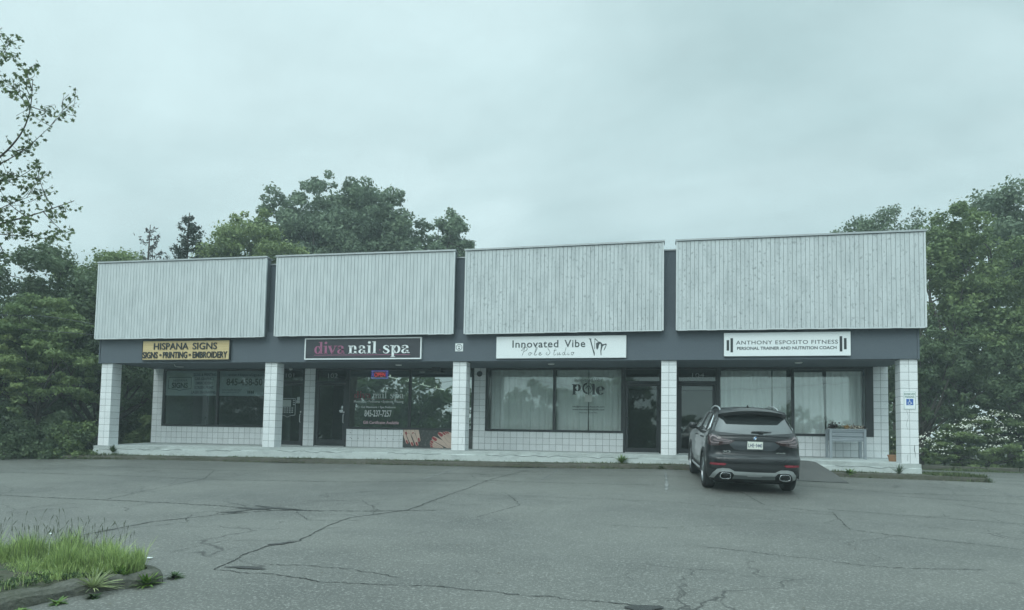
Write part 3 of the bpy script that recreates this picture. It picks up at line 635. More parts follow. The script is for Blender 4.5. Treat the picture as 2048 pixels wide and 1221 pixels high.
# reserved parking sign
t = empty('parking_sign', (8.26, -.005, 1.30), 'white and blue RESERVED PARKING sign on the right end column', 'sign')
c = MB(); c.bev(8.115, 8.405, -.012, -.003, 1.30, 1.76, .002); c.build('plate', m_white, t)
m_green = M('sign_green', (.05, .16, .12), .5); m_blue = M('sign_blue', (.03, .12, .42), .4)
c = MB()
for P in ([(8.13, 1.315), (8.39, 1.315)], [(8.13, 1.745), (8.39, 1.745)], [(8.13, 1.315), (8.13, 1.745)], [(8.39, 1.315), (8.39, 1.745)]): ribbon(c, P, .006, -.0125, lambda x, y: (x, y), smooth=False, depth=.001)
c.build('border_line', m_green, t); words(t, m_green, -.0125, [('RESERVED', 8.14, 8.38, 1.66, 1.71, .01), ('PARKING', 8.155, 8.365, 1.59, 1.64, .01)])
c = MB(); c.box(8.18, 8.34, -.0145, -.0122, 1.41, 1.565); c.build('blue_panel', m_blue, t)
c = MB(); T = lambda x, y: (x, y)
ribbon(c, [(8.25, 1.545), (8.25, 1.49), (8.285, 1.487), (8.30, 1.445), (8.318, 1.45)], .011, -.0148, T, smooth=False, depth=.001); ribbon(c, ell(8.252, 1.46, .034, .034, 110, 370, 16), .010, -.0148, T, smooth=False, depth=.001)
ribbon(c, [(8.25, 1.512), (8.28, 1.512)], .009, -.0148, T, smooth=False, depth=.001); ribbon(c, ell(8.248, 1.548, .006, .006, 0, 360, 8), .009, -.0148, T, smooth=False, depth=.001)
c.build('wheelchair_symbol', m_white, t)

# ------------------------------------------------------------------ things in and on the shop windows
VW = V0 + .034
m_vin = M('vinyl_banner', (.52, .56, .58), .7); m_vtx = M('vinyl_text', (.03, .038, .045), .7)
def banner(u0, u1, z0, z1, label): 
    t = empty('window_banner', ((u0 + u1) / 2, V0 + .04, z0), label, 'banner'); c = MB(); c.box(u0, u1, VW + .004, VW + .007, z0, z1); c.build('banner_sheet', m_vin, t); return t
t = banner(-14.87, -12.845, 1.70, 2.555, 'grey window banner listing SIGNS & PRINTING, CAR GRAPHICS, EMBROIDERY, in the left pane')
v = VW + .0035
for s, z, a, e in (('SIGNS & PRINTING', 2.38, -13.80, -12.90), ('CAR GRAPHICS', 2.235, -13.74, -12.98), ('EMBROIDERY', 2.085, -13.70, -13.02), ('SCREEN PRINT', 1.93, -13.74, -12.99), ('LASER ENGRAVING', 1.765, -13.85, -12.89)): words(t, m_vtx, v, [(s, a, e, z, z + .105, .02)])
words(t, m_vtx, v, [('HISPANA', -14.58, -14.02, 2.185, 2.275), ('SIGNS', -14.64, -14.0, 1.955, 2.155, .03)])
c = MB()
ribbon(c, [(-14.77, 2.34), (-14.77, 1.935)], .02, v, T, smooth=False, depth=.002); ribbon(c, [(-13.87, 2.34), (-13.87, 1.935)], .02, v, T, smooth=False, depth=.002); ribbon(c, [(-14.77, 2.33), (-13.87, 2.33)], .02, v, T, smooth=False, depth=.002); ribbon(c, [(-14.74, 2.38), (-13.90, 2.38)], .012, v, T, smooth=False, depth=.002)
ribbon(c, [(-14.77, 1.94), (-14.45, 1.91), (-14.32, 1.87), (-14.19, 1.91), (-13.87, 1.94)], .02, v, T, depth=.002)
c.build('shield_outline', m_vtx, t)
t = banner(-12.755, -10.78, 1.70, 2.555, 'grey window banner with a large phone number starting 845-458-50')
words(t, m_vtx, v, [('www.HispanaSigns.com', -12.45, -10.95, 2.36, 2.47), ('845-458-50', -12.50, -11.12, 2.055, 2.30, .03)])
c = MB()
for z in (1.90, 1.86, 1.80): c.box(-12.66, -11.9 - (1.9 - z), v - .002, v, z, z + .012)
for k in range(4): c.box(-11.68 + k * .065, -11.635 + k * .065, v - .002, v, 1.78, 1.88)
c.build('fine_print', m_vtx, t)
m_wv = M('white_vinyl', (.62, .66, .64), .6); m_rv = M('red_vinyl', (.22, .05, .06), .6); m_pv = M('pink_vinyl', (.62, .42, .46), .6)
t = empty('window_decal', (-6.9, V0 + .02, .78), 'vinyl window lettering of the nail spa with phone number 845-237-7257', 'decal')
vo = V0 + .027
for w_, a_, e_ in (('nail', -7.10, -6.59), ('spa', -6.49, -6.0)): c = MB(); serif_text(c, w_, a_, e_, 1.645, .15, vo, .2); c.build('lettering', m_wv, t)
words(t, m_wv, vo, [('Manicures • Pedicures • Eyebrow Waxing', -7.75, -6.02, 1.475, 1.575, .01), ('Gel Manicure • Spa Pedicure', -7.49, -6.29, 1.30, 1.39, .01), ('845-237-7257', -7.36, -6.42, 1.04, 1.255, .012)])
c = MB(); serif_text(c, 'diva', -7.75, -7.14, 1.645, .15, vo, .24); c.box(-7.75, -6.0, vo - .002, vo, 1.60, 1.607); c.build('lettering', m_rv, t)
c = MB(); text_mesh(c, 'Gift Certificates Available', -7.40, -6.16, .80, .90, vo, .002, bold=.012); c.build('lettering', m_pv, t)
t = empty('window_decal', (0, V0 + .02, 1.1), 'dark vinyl window lettering reading pole above two web address lines', 'decal')
c = MB(); T0 = [(-.49, 'p'), (.30, 'e')]
kx = .27
serif_glyph(c, 'p', lambda x, y: (-.52 + x * kx, 1.90 + y * .22), vo, .3); serif_glyph(c, 'l', lambda x, y: (.10 + x * kx * .8, 1.80 + y * .22), vo, .34); serif_glyph(c, 'e', lambda x, y: (.22 + x * kx * 1.15, 1.80 + y * .26), vo, .32)
ribbon(c, ell(-.04, 1.99, .125, .15, 90, 270), .05, vo, T, smooth=False); ribbon(c, ell(-.02, 2.0, .14, .165, 0, 360, 24), .014, vo, T, smooth=False)
ribbon(c, [(-.06, 2.1), (-.02, 2.0), (.0, 1.9)], .012, vo, T); ribbon(c, [(-.09, 1.98), (-.03, 2.06), (.03, 2.05), (.07, 1.96)], .02, vo, T)
m_dv = M('dark_vinyl', (.05, .06, .06), .6); c.build('lettering', m_dv, t)
words(t, m_dv, vo, [('Innovated Vibe', -.43, .42, 2.20, 2.30), ('info@innovatedvibestudio.com', -.49, .49, 1.39, 1.45, .02), ('www.innovatedvibestudio.com', -.49, .49, 1.315, 1.36, .02), ('Find your Good Vibe', -.27, .28, 1.21, 1.265)])
c = MB(); c.box(-.115, .115, vo - .002, vo, 1.565, 1.79); tag(c.build('paper_square', M('paper', (.5, .54, .5), .8), loc=(0, vo, 1.565)), 'small blank pale square stuck under the word pole', 'paper')
# door 101 decal and notices
t = empty('door_decal', (-10.1, V0 + .02, 1.0), 'white shield-shaped outline decal with small text on the door of unit 101', 'decal')
c = MB(); yd = V0 + .027
for P in ([(-10.42, 1.62), (-9.86, 1.62)], [(-9.86, 1.62), (-9.86, 1.06)], [(-10.42, 1.62), (-10.42, 1.06)]): ribbon(c, P, .016, yd, T, smooth=False)
ribbon(c, [(-10.42, 1.06), (-10.25, 1.04), (-10.14, .99), (-10.03, 1.04), (-9.86, 1.06)], .016, yd, T)
for i, z in enumerate((1.28, 1.21, 1.14)):
    for k in range(5): c.box(-10.36 + k * .09, -10.30 + k * .09, yd - .002, yd, z, z + .035)
for i, z in enumerate((1.54, 1.47, 1.40)): c.box(-9.95, -9.89, yd - .002, yd, z, z + .035)
c.build('lettering', M('grey_vinyl', (.38, .42, .42), .6), t)
def notice(u0, u1, z0, z1, lab, mat=None, y=None): c = MB(); y = y or V0 + .026; c.box(u0, u1, y - .002, y, z0, z1); tag(c.build('notice', mat or M('notice_paper', (.34, .38, .37), .8), loc=((u0 + u1) / 2, y, z0)), lab, 'notice')
notice(-10.36, -10.02, 1.34, 1.57, 'pale sheet of paper inside the shield decal on door 101')
notice(-9.80, -9.70, 1.57, 1.67, 'upper small card at the right edge of door 101'); notice(-9.83, -9.70, 1.46, 1.56, 'lower small card at the right edge of door 101')
t = empty('door_sticker', (-8.15, V0 + .0, 1.2), 'white hours and logo sticker above the handle of door 102', 'sticker')
c = MB()
for a, e, z0, z1 in ((-8.20, -8.11, 1.30, 1.325), (-8.18, -8.13, 1.33, 1.38), (-8.26, -8.05, 1.20, 1.235), (-8.24, -8.09, 1.165, 1.19), (-8.21, -8.10, 1.245, 1.26)): c.box(a, e, yd - .004, yd - .001, z0, z1)
c.build('sticker_print', m_white, t)
# OPEN sign
t = empty('open_sign', (-6.9, V0 + .1, 2.30), 'lit red and blue OPEN sign hanging in the nail spa window', 'neon sign')
m_no = M('sign_back', (.02, .02, .05), .5); m_red = M('neon_red', (1, .10, .12), .4, emit=1.6); m_blu = M('neon_blue', (.16, .14, 1), .4, emit=1.1); m_vio = M('neon_violet', (.6, .55, 1), .4, emit=.9)
c = MB(); c.box(-7.18, -6.60, V0 + .09, V0 + .11, 2.30, 2.56); c.build('backplate', m_no, t)
c = MB(); text_mesh(c, 'OPEN', -7.08, -6.70, 2.36, 2.50, V0 + .088, .006, bold=.008); c.build('letter_tube', m_red, t)
c = MB()
for k in range(14):
    x = -7.155 + k * .0408
    for z in (2.325, 2.535): c.box(x - .010, x + .010, V0 + .08, V0 + .088, z - .008, z + .008)
for k in range(5):
    for x in (-7.155, -6.625): c.box(x - .008, x + .008, V0 + .08, V0 + .088, 2.35 + k * .04, 2.368 + k * .04)
c.build('border_light', m_vio, t)
c = MB()
for z0, z1 in ((2.300, 2.312), (2.548, 2.56)): c.box(-7.18, -6.60, V0 + .084, V0 + .089, z0, z1)
for x0, x1 in ((-7.18, -7.168), (-6.612, -6.60)): c.box(x0, x1, V0 + .084, V0 + .089, 2.312, 2.548)
for x0, x1 in ((-7.13, -7.105), (-6.675, -6.65)): c.box(x0, x1, V0 + .084, V0 + .0885, 2.36, 2.5)
c.build('border_glow', m_blu, t)
# ceiling tubes in the nail spa
m_tube = M('tube_light', (.95, 1, .98), .4, emit=1.0)
for i, (a, e) in enumerate(((4.66, 5.83), (6.6, 7.68), (8.31, 9.54), (10.11, 11.49))):
    c = MB(); c.box(-7.52, -7.48, a, e, 2.56, 2.58); c.box(-7.52, -7.48, a + .3, a + .33, 2.591, 2.655)
    o = c.build('ceiling_light', m_tube, loc=(-7.5, a, 2.56))
    tag(o, ['nearest lit tube light under the nail spa ceiling', 'second lit tube light from the nail spa window', 'third lit tube light from the nail spa window', 'farthest lit tube light under the nail spa ceiling'][i], 'tube light', 'tube lights in a row under the nail spa ceiling')
# curtains
m_curt = M('sheer_curtain', (.90, .92, .91), .9, n=((6, 6, .3), .35, (.78, .81, .80)), trans=.12)
m_curt2 = M('grey_curtain', (.20, .23, .27), .9)
def curtain(u0, u1, z0, z1, v, mat, label, seed, amp=.028, lean=0, group='curtains hanging behind the shop windows'):
    r = random.Random(seed); n = int((u1 - u0) / .02); ph = [r.uniform(0, 6) for _ in range(4)]; V = []
    zs = lin(z0, z1, .4); 
    for z in zs:
        s = (z - z0) / (z1 - z0)
        for i in range(n + 1):
            u = u0 + (u1 - u0) * i / n + lean * s * (i / n)
            y = v + amp * (math.sin(u * 41 + ph[0]) * .5 + math.sin(u * 23 + ph[1] + .5 * s) * .6 + math.sin(u * 67 + ph[2]) * .25) * (1.1 - .4 * s)
            V.append((u, y, z))
    b = MB(); b.v = V
    for j in range(len(zs) - 1):
        for i in range(n): k = j * (n + 1) + i; b.f.append((k, k + 1, k + n + 2, k + n + 1)); b.m.append(0); b.t.append(.5)
    tag(b.build('curtain', mat, loc=((u0 + u1) / 2, v, z0), smooth=True), label, 'curtain', group)
curtain(-3.15, -1.1, .66, 2.6, 2.72, m_curt, 'pale curtain filling the left pane of the pole studio window', 1)
curtain(-1.02, -.03, .66, 2.6, 2.72, m_curt, 'pale curtain left of the dark slit under the pole studio lettering', 2)
curtain(-.005, 1.02, .66, 2.6, 2.72, m_curt, 'pale curtain right of the dark slit under the pole studio lettering', 3)
curtain(3.95, 5.38, .66, 2.55, 2.72, m_curt, 'curtain right of door 104, mostly behind the parked car', 4)
curtain(5.42, 5.80, .66, 2.55, 2.72, m_curt, 'narrow curtain strip left of the mullion behind the car roof', 9)
curtain(5.98, 6.86, .66, 2.50, 2.72, m_curt, 'pale curtain just right of the mullion beside the parked car', 5, lean=-.07)
curtain(6.90, 7.86, .66, 2.52, 2.72, m_curt, 'pale curtain above the metal planter', 6)
curtain(7.90, 8.03, .66, 2.55, 2.76, m_curt2, 'narrow dark curtain at the right end of the fitness window', 7, .02)
# nail poster: flat printed panel on the low wall
t = empty('nail_poster', (-4.83, V0 - .01, .05), 'printed panel of red-nailed hands and feet under the nail spa window', 'poster')
c = MB(); c.box(-5.99, -3.66, V0 - .016, V0 - .004, .055, .665); c.build('panel_sheet', M('poster_dark', (.045, .05, .05), .5, n=(14, .8, (.16, .17, .155), .52, .7), n2=(30, .8, (.36, .36, .33), .66, .72)), t)
def capsule(c, x0, z0, x1, z1, r0, r1, y): 
    a = math.atan2(z1 - z0, x1 - x0); P = [(x0 + r0 * math.cos(a + math.pi / 2 + k * math.pi / 6), z0 + r0 * math.sin(a + math.pi / 2 + k * math.pi / 6)) for k in range(7)] + [(x1 + r1 * math.cos(a - math.pi / 2 + k * math.pi / 6), z1 + r1 * math.sin(a - math.pi / 2 + k * math.pi / 6)) for k in range(7)]
    P = [(min(max(x, -5.985), -3.665), min(max(z, .06), .66)) for x, z in P]
    c.add([(x, y, z) for x, z in P], [tuple(range(14))])
def PU(X): return -5.98 + (X - 905) / 690 * 1.58
def PZ(Y): return .665 - (Y - 918) / 267 * .61
groups = {'print_hand': [(925, 915, 956, 1000, 34, 24), (980, 915, 1003, 1040, 34, 25), (1045, 915, 1055, 1010, 36, 25), (1100, 915, 1142, 1080, 32, 21)],
          'print_fingers': [(905, 985, 968, 1112, 26, 20), (985, 1010, 1046, 1140, 27, 21), (1062, 1010, 1114, 1138, 27, 21)],
          'print_foot_left': [(1590, 1190, 1362, 1052, 62, 30), (1470, 1190, 1327, 1095, 34, 19), (1450, 1200, 1320, 1128, 30, 16), (1420, 1205, 1326, 1160, 28, 15)],
          'print_foot_right': [(1640, 1110, 1448, 988, 84, 31), (1600, 1060, 1505, 975, 44, 20), (1620, 1020, 1535, 966, 34, 17), (1620, 1000, 1562, 966, 28, 14)]}
yp = V0 - .0172; k = 0; mm = .00229
m_skin = M('print_skin', (.62, .48, .40), .6, n=(7, .5, (.50, .37, .31))); m_nail = M('print_red', (.32, .035, .045), .4); m_shd = M('print_brown', (.20, .13, .11), .6)
for gname, fing in groups.items():
    q = MB()
    for (a, z, e, w, r0, r1) in fing:
        a, e, z, w, r0, r1 = PU(a), PU(e), PZ(z), PZ(w), r0 * mm, r1 * mm
        q.mi = 1; capsule(q, a, z, e, w, r0 + .008, r1 + .008, yp - .0003 - k * .0009); q.mi = 0; capsule(q, a, z, e, w, r0, r1, yp - .0006 - k * .0009)
        d = math.hypot(e - a, w - z); ux, uz = (e - a) / d, (w - z) / d
        q.mi = 2; capsule(q, e - ux * r1 * 1.0, w - uz * r1 * 1.0, e + ux * r1 * .45, w + uz * r1 * .45, r1 * .66, r1 * .56, yp - .0009 - k * .0009); k += 1
    q.build(gname, [m_skin, m_shd, m_nail], t)
# bolts left on the low wall
c = MB()
for x, z in ((-7.83, .5), (-7.83, .34), (-7.78, .31), (-7.55, .32), (-7.15, .32), (-6.88, .32), (-6.6, .32), (-6.33, .31), (-6.06, .31), (-6.05, .49)): c.lathe([(0, V0 - .008), (.012, V0 - .008), (.014, V0 - .0)], (x, 0, z), axis='y', k=8)
c.build('wall_bolts', m_frame, bld)
# metal planter and flower pot
m_galv = M('galvanised', (.32, .36, .39), .42, metal=.35, n=(3, .5, (.26, .29, .32)))
t = empty('metal_planter', (7.2, 1.8, .02), 'corrugated galvanised metal planter on tall legs beside the right window', 'planter')
c = MB()
for v0, v1 in ((1.6, 1.6), (2.05, 2.05)):
    n = 30
    for i in range(n):
        a, e = i / n, (i + 1) / n; f = lambda s: .018 * math.sin(s * math.pi * 2 * 2.5)
        sg = -1 if v0 < 1.8 else 1
        c.quad((6.80, v0 + sg * f(a), .50 + .30 * a), (7.60, v0 + sg * f(a), .50 + .30 * a), (7.60, v0 + sg * f(e), .50 + .30 * e), (6.80, v0 + sg * f(e), .50 + .30 * e))
c.box(6.79, 6.80, 1.6, 2.05, .50, .80); c.box(7.60, 7.61, 1.6, 2.05, .50, .80); c.box(6.8, 7.6, 1.6, 2.05, .50, .505)
c.box(6.78, 7.62, 1.575, 1.60, .795, .83); c.box(6.78, 7.62, 2.05, 2.075, .795, .83)
c.box(6.8, 7.6, 1.575, 1.59, .49, .515)
c.build('planter_box', m_galv, t)
for x in (6.73, 7.60):
    for y in (1.565, 2.03):
        q = MB(); q.box(x, x + .065, y, y + .012, sz(7.2) + .03, .83); q.box(x if x > 7 else x, (x if x > 7 else x) + .012, y + .0125, y + .06, sz(7.2) + .03, .83); q.build('leg', m_galv, t)
c = MB(); c.box(6.81, 7.59, 1.62, 2.04, .74, .78); c.build('soil', m_dirt, t)
rf = random.Random(21)
def tuft(name, cx, cy, z, rx, ry, rz_, n, size, mat, label, cat, seed, parts=False):
    r = random.Random(seed); b = MB()
    for i in range(n):
        p = Vector((cx + r.gauss(0, rx / 2), cy + r.gauss(0, ry / 2), z + abs(r.gauss(0, rz_ / 2)))); a = Vector((r.uniform(-1, 1), r.uniform(-1, 1), r.uniform(-.2, 1))).normalized(); d = a.cross(Vector((r.uniform(-1, 1), r.uniform(-1, 1), r.uniform(-1, 1)))).normalized()
        s = size * r.uniform(.6, 1.3); b.ti = r.random(); b.quad(p - a * s, p + d * s * .4, p + a * s, p - d * s * .4)
    for i in range(5): x = cx + r.uniform(-.3, .3) * rx; b.tube([(x, cy, z - .06), (x + r.uniform(-.02, .02), cy, z + rz_ * .5)], .004, 4)
    return tag(b.build(name, mat, loc=(cx, cy, z - .06)), label, cat)
tuft('potted_foliage', 6.85, 1.70, .85, .14, .12, .14, 300, .032, M('dark_foliage', (.03, .02, .022), .8, tint=.5), 'dark purple clump at the left end of the planter', 'plant', 1)
tuft('potted_foliage', 7.03, 1.68, .84, .09, .1, .08, 200, .024, M('grey_green', (.16, .20, .16), .8, tint=.4), 'pale green clump beside the dark one in the planter', 'plant', 2)
tuft('potted_foliage', 7.18, 1.66, .84, .10, .08, .08, 240, .026, M('ochre_flower', (.42, .26, .09), .8, tint=.4), 'ochre yellow flowers in the middle of the planter', 'flowers', 3)
tuft('potted_foliage', 7.42, 1.66, .84, .17, .08, .08, 320, .028, M('cream_flower', (.50, .46, .38), .8, tint=.7), 'cream and dark mottled flowers at the right end of the planter', 'flowers', 4)
tuft('potted_foliage', 7.43, 1.68, .84, .18, .1, .08, 220, .026, M('maroon_leaf', (.07, .025, .03), .8, tint=.5), 'maroon leaves among the cream flowers of the planter', 'plant', 5)
t = empty('flower_pot', (8.12, .9, -.02), 'terracotta flower pot standing beside the right end column', 'flower pot')
c = MB(); zc = sz(8.12) + .02; c.lathe([(0, zc), (.088, zc), (.118, zc + .15), (.130, zc + .15), (.132, zc + .185), (.115, zc + .185), (.108, zc + .15), (0, zc + .15)], (8.12, .9, 0), k=28); c.build('pot', M('terracotta', (.36, .20, .11), .8, n=(8, .5, (.28, .16, .1))), t, smooth=False)
c = MB(); c.tube([(8.12, .9, zc + .15), (8.14, .9, zc + .27), (8.10, .9, zc + .33)], .005, 5)
r = random.Random(4)
for i in range(40):
    p = Vector((8.12 + r.gauss(0, .03), .9 + r.gauss(0, .03), zc + .18 + abs(r.gauss(0, .06)))); c.quad(p, p + Vector((.02, 0, .01)), p + Vector((.03, .01, .035)), p + Vector((-.005, 0, .03)))
c.build('stem', M('dry_stem', (.09, .08, .05), .9), t)
# ------------------------------------------------------------------ the parked car (local: x right, y forward, z up, origin under the rear axle)
YAW = math.radians(2.6)
cx, cy = 3.90, -4.22
zc_ = gz(cx, cy); gx = (gz(cx + .8, cy) - gz(cx - .8, cy)) / 1.6; gy = .054
h = Vector((-math.sin(YAW), math.cos(YAW), 0)); h.z = gx * h.x + gy * h.y; h.normalize()
r_ = Vector((math.cos(YAW), math.sin(YAW), 0)); r_.z = gx * r_.x + gy * r_.y; r_ = (r_ - h * r_.dot(h)).normalized(); u_ = r_.cross(h)
R3 = Matrix((r_, h, u_)).transposed()
car = empty('parked_car', (cx, cy, zc_ + .008), 'black compact SUV parked nose-in at the walkway, seen from behind', 'car')
car.rotation_euler = R3.to_euler(); OFF[car.name] = Vector((0, 0, 0)); car.scale = (.935, 1, 1)
m_paint = M('car_paint', (.004, .005, .007), .35, metal=0, coat=.55, spec=.3)
m_clad = M('car_cladding', (.016, .018, .020), .55)
m_cglass = M('car_glass', (.030, .036, .038), .04, spec=1.0, coat=1.0)
m_chrome = M('car_chrome', (.75, .77, .78), .14, metal=1)
m_satin = M('satin_silver', (.50, .53, .54), .34, metal=.55)
m_rub = M('tyre_rubber', (.016, .017, .018), .75, bump=(30, .3, .01)); m_rim = M('wheel_alloy', (.30, .32, .33), .3, metal=.9)
m_lens = M('lamp_red', (.030, .010, .013), .10, coat=1); m_lens2 = M('lamp_bar', (.17, .13, .135), .15, coat=1); m_refl = M('reflector_red', (.22, .02, .035), .25, coat=.5)
ZK = [.20, .27, .36, .48, .60, .68, .73, .80, .90, 1.00, 1.06, 1.10, 1.15, 1.20, 1.30, 1.40, 1.47, 1.53, 1.58, 1.615, 1.64, 1.655]
WK = [.83, .88, .915, .935, .945, .945, .943, .940, .936, .925, .912, .895, .868, .845, .800, .752, .715, .675, .625, .54, .38, .10]
RK = [-.60, -.76, -.85, -.885, -.89, -.88, -.80, -.785, -.785, -.775, -.765, -.74, -.705, -.675, -.60, -.52, -.46, -.40, -.33, -.22, .05, .55]
FK = [3.50, 3.68, 3.78, 3.81, 3.81, 3.80, 3.79, 3.77, 3.72, 3.60, 3.30, 2.90, 2.45, 2.25, 1.98, 1.72, 1.54, 1.38, 1.22, 1.08, .90, .60]
def kz(z, K): return float((np.interp(z - .012, ZK, K) + np.interp(z, ZK, K) + np.interp(z + .012, ZK, K)) / 3)
def g_(s): 
    s = min(abs(s), 1); g = .075 * s * s
    if s > .74: q = (s - .74) / .26; g += .27 * (1 - math.sqrt(max(0, 1 - q * q)))
    return g
def rear(x, z): return kz(z, RK) + g_(x / kz(z, WK))
def sidex(y, z): return kz(z, WK)
S = [math.sin(math.pi / 2 * i / 16) for i in range(-16, 17)]
def ring(z):
    w, yr, yf = kz(z, WK), kz(z, RK), kz(z, FK); kk = min(1, (yf - yr) / 2.2); P = []
    for s in S: P.append((w * s, yr + g_(s) * kk, z))
    y0, y1 = yr + g_(1) * kk, yf - g_(1) * kk * 1.3
    for t in lin(0, 1, .06)[1:-1]:
        y = y0 + (y1 - y0) * t; P.append((w - .012 * max(0, (y - 2.9)) ** 2, y, z))
    for s in S[::-1]: P.append(((w - .012 * max(0, (y1 - 2.9)) ** 2) * s, yf - g_(s) * kk * 1.3, z))
    for t in lin(0, 1, .06)[1:-1][::-1]:
        y = y0 + (y1 - y0) * t; P.append((-(w - .012 * max(0, (y - 2.9)) ** 2), y, z))
    return P
def shell(name, zs, mat, parent=None, arches=True):
    b = MB(); n = None
    for z in zs:
        P = ring(z); n = len(P); b.v += P
    for i in range(len(zs) - 1):
        for j in range(n): b.f.append((i * n + j, i * n + (j + 1) % n, (i + 1) * n + (j + 1) % n, (i + 1) * n + j)); b.m.append(0); b.t.append(.5)
    b.f.append(tuple(range(n - 1, -1, -1))); b.f.append(tuple(range((len(zs) - 1) * n, len(zs) * n))); b.m += [0, 0]; b.t += [0, 0]
    o = b.build(name, mat, parent or car, smooth=True)
    if arches:
        for yy in (0, 2.864):
            for sx in (-1, 1):
                k = MB(); V = []
                k.lathe([(0, .62 * sx), (.405, .62 * sx), (.405, 1.1 * sx), (0, 1.1 * sx)], (0, yy, .37), axis='x', k=40)
                me = k.build('cut', mat); md = o.modifiers.new('b', 'BOOLEAN'); md.object = me; md.operation = 'DIFFERENCE'; md.solver = 'EXACT'
                bm = bmesh.new(); bm.from_mesh(me.data); bmesh.ops.remove_doubles(bm, verts=bm.verts, dist=1e-5); bmesh.ops.recalc_face_normals(bm, faces=bm.faces); bm.to_mesh(me.data); bm.free()
        om = o.matrix_world.copy(); o.parent = None
        bpy.context.view_layer.update()
        nm = bpy.data.meshes.new_from_object(o.evaluated_get(bpy.context.evaluated_depsgraph_get()))
        cuts = [md.object for md in o.modifiers]; o.modifiers.clear(); o.data = nm; o.parent = car
        for q in cuts: bpy.data.objects.remove(q)
        for p in o.data.polygons: p.use_smooth = True
        o.data.set_sharp_from_angle(angle=math.radians(38))
    return o
shell('cladding', [.20, .23, .27, .31, .36, .41, .445], m_clad)
body = shell('body', [.446, .48, .54, .60, .65, .68, .70, .73, .76, .80, .85, .90, .95, 1.0, 1.03, 1.06, 1.08, 1.10, 1.125, 1.15, 1.175, 1.20, 1.25, 1.30, 1.35, 1.40, 1.44, 1.47, 1.50, 1.53, 1.56, 1.58, 1.60, 1.615, 1.63, 1.64, 1.65, 1.655], m_paint)
c = MB(); c.box(-.78, .78, -.5, 3.5, .17, .30); c.build('underbody', M('underbody_black', (.01, .01, .01), .9), car)
def patch(name, poly, mat, parent=None, off=.006, surf='rear', thick=.02, round_=0, target=.05, sgn=1, label=None):
    if round_: poly = catmull(poly, round_, closed=True)
    bm = bmesh.new(); vs = [bm.verts.new((p[0], p[1], 0)) for p in poly]; f = bm.faces.new(vs)
    bmesh.ops.triangulate(bm, faces=bm.faces[:])
    for _ in range(6):
        E = [e for e in bm.edges if e.calc_length() > target]
        if not E: break
        bmesh.ops.subdivide_edges(bm, edges=E, cuts=1); bmesh.ops.triangulate(bm, faces=[f for f in bm.faces if len(f.verts) > 3])
    bm.verts.ensure_lookup_table()
    def mp_(x, z, o):
        if surf == 'rear': return Vector((x, rear(x, z) - o, z))
        if callable(surf): return surf(x, z, o)
        return Vector((sgn * (sidex(x, z) + o), x, z))
    b = MB(); b.v = [tuple(mp_(v.co.x, v.co.y, off)) for v in bm.verts]; b.f = [tuple(v.index for v in f.verts) for f in bm.faces]
    n = len(b.v); b.v += [tuple(mp_(v.co.x, v.co.y, off - thick)) for v in bm.verts]
    for e in bm.edges:
        if e.is_boundary: a, d = e.verts[0].index, e.verts[1].index; b.f.append((a, d, d + n, a + n))
    b.m = [0] * len(b.f); b.t = [.5] * len(b.f); bm.free()
    o = b.build(name, mat, parent or car, smooth=True, label=label); o.data.set_sharp_from_angle(angle=math.radians(40)); return o
def mir(P): return [(-x, z) for x, z in P][::-1]
# rear window, spoiler
patch('rear_window', [(-.76, 1.165), (-.35, 1.138), (0, 1.13), (.35, 1.138), (.76, 1.165), (.78, 1.20), (.72, 1.33), (.66, 1.46), (.3, 1.50), (-.3, 1.50), (-.66, 1.46), (-.72, 1.33), (-.78, 1.20)], m_cglass, off=.004)
b = MB(); n = 20; PR = []
for i in range(n + 1):
    s = -1 + 2 * i / n; x = .69 * s; q = 1 - abs(s) ** 2.4
    zt, yb = 1.515 + .075 * q, -.665 + .10 * s * s + (.16 * max(0, abs(s) - .8) / .2)
    PR.append([(x, yb, zt - .030), (x, yb - .006, zt - .010), (x, yb + .03, zt), (x * .97, -.30, zt + .045), (x * .97, -.22, zt - .02), (x * .98, yb + .08, zt - .075)])
k = 6; b.v = [q for r0 in PR for q in r0]
for i in range(n):
    for j in range(k): b.f.append((i * k + j, i * k + (j + 1) % k, (i + 1) * k + (j + 1) % k, (i + 1) * k + j)); b.m.append(0); b.t.append(.5)
b.f += [tuple(range(k)), tuple(range(n * k + k - 1, n * k - 1, -1))]; b.m += [0, 0]; b.t += [0, 0]
sp_ = b.build('spoiler', m_paint, car, smooth=True); sp_.data.set_sharp_from_angle(angle=math.radians(35))
# D-pillar gloss blades beside the rear glass
for sg in (-1, 1):
    P = [(.79 * sg, 1.175), (.835 * sg, 1.18), (.775 * sg, 1.34), (.705 * sg, 1.49), (.672 * sg, 1.49), (.73 * sg, 1.34)]
    patch('pillar_blade', P if sg > 0 else P[::-1], m_cglass, off=.008, thick=.01)
b = MB(); b.tube([(.17, rear(.17, 1.16) - .02, 1.165), (.1, rear(.1, 1.17) - .035, 1.18)], [.022, .018], 8); b.tube([(.34, rear(.34, 1.18) - .02, 1.185), (.1, rear(.1, 1.18) - .036, 1.185), (-.06, rear(-.06, 1.18) - .03, 1.18)], [.006, .017, .012], 6)
b.build('rear_wiper', m_clad, car)
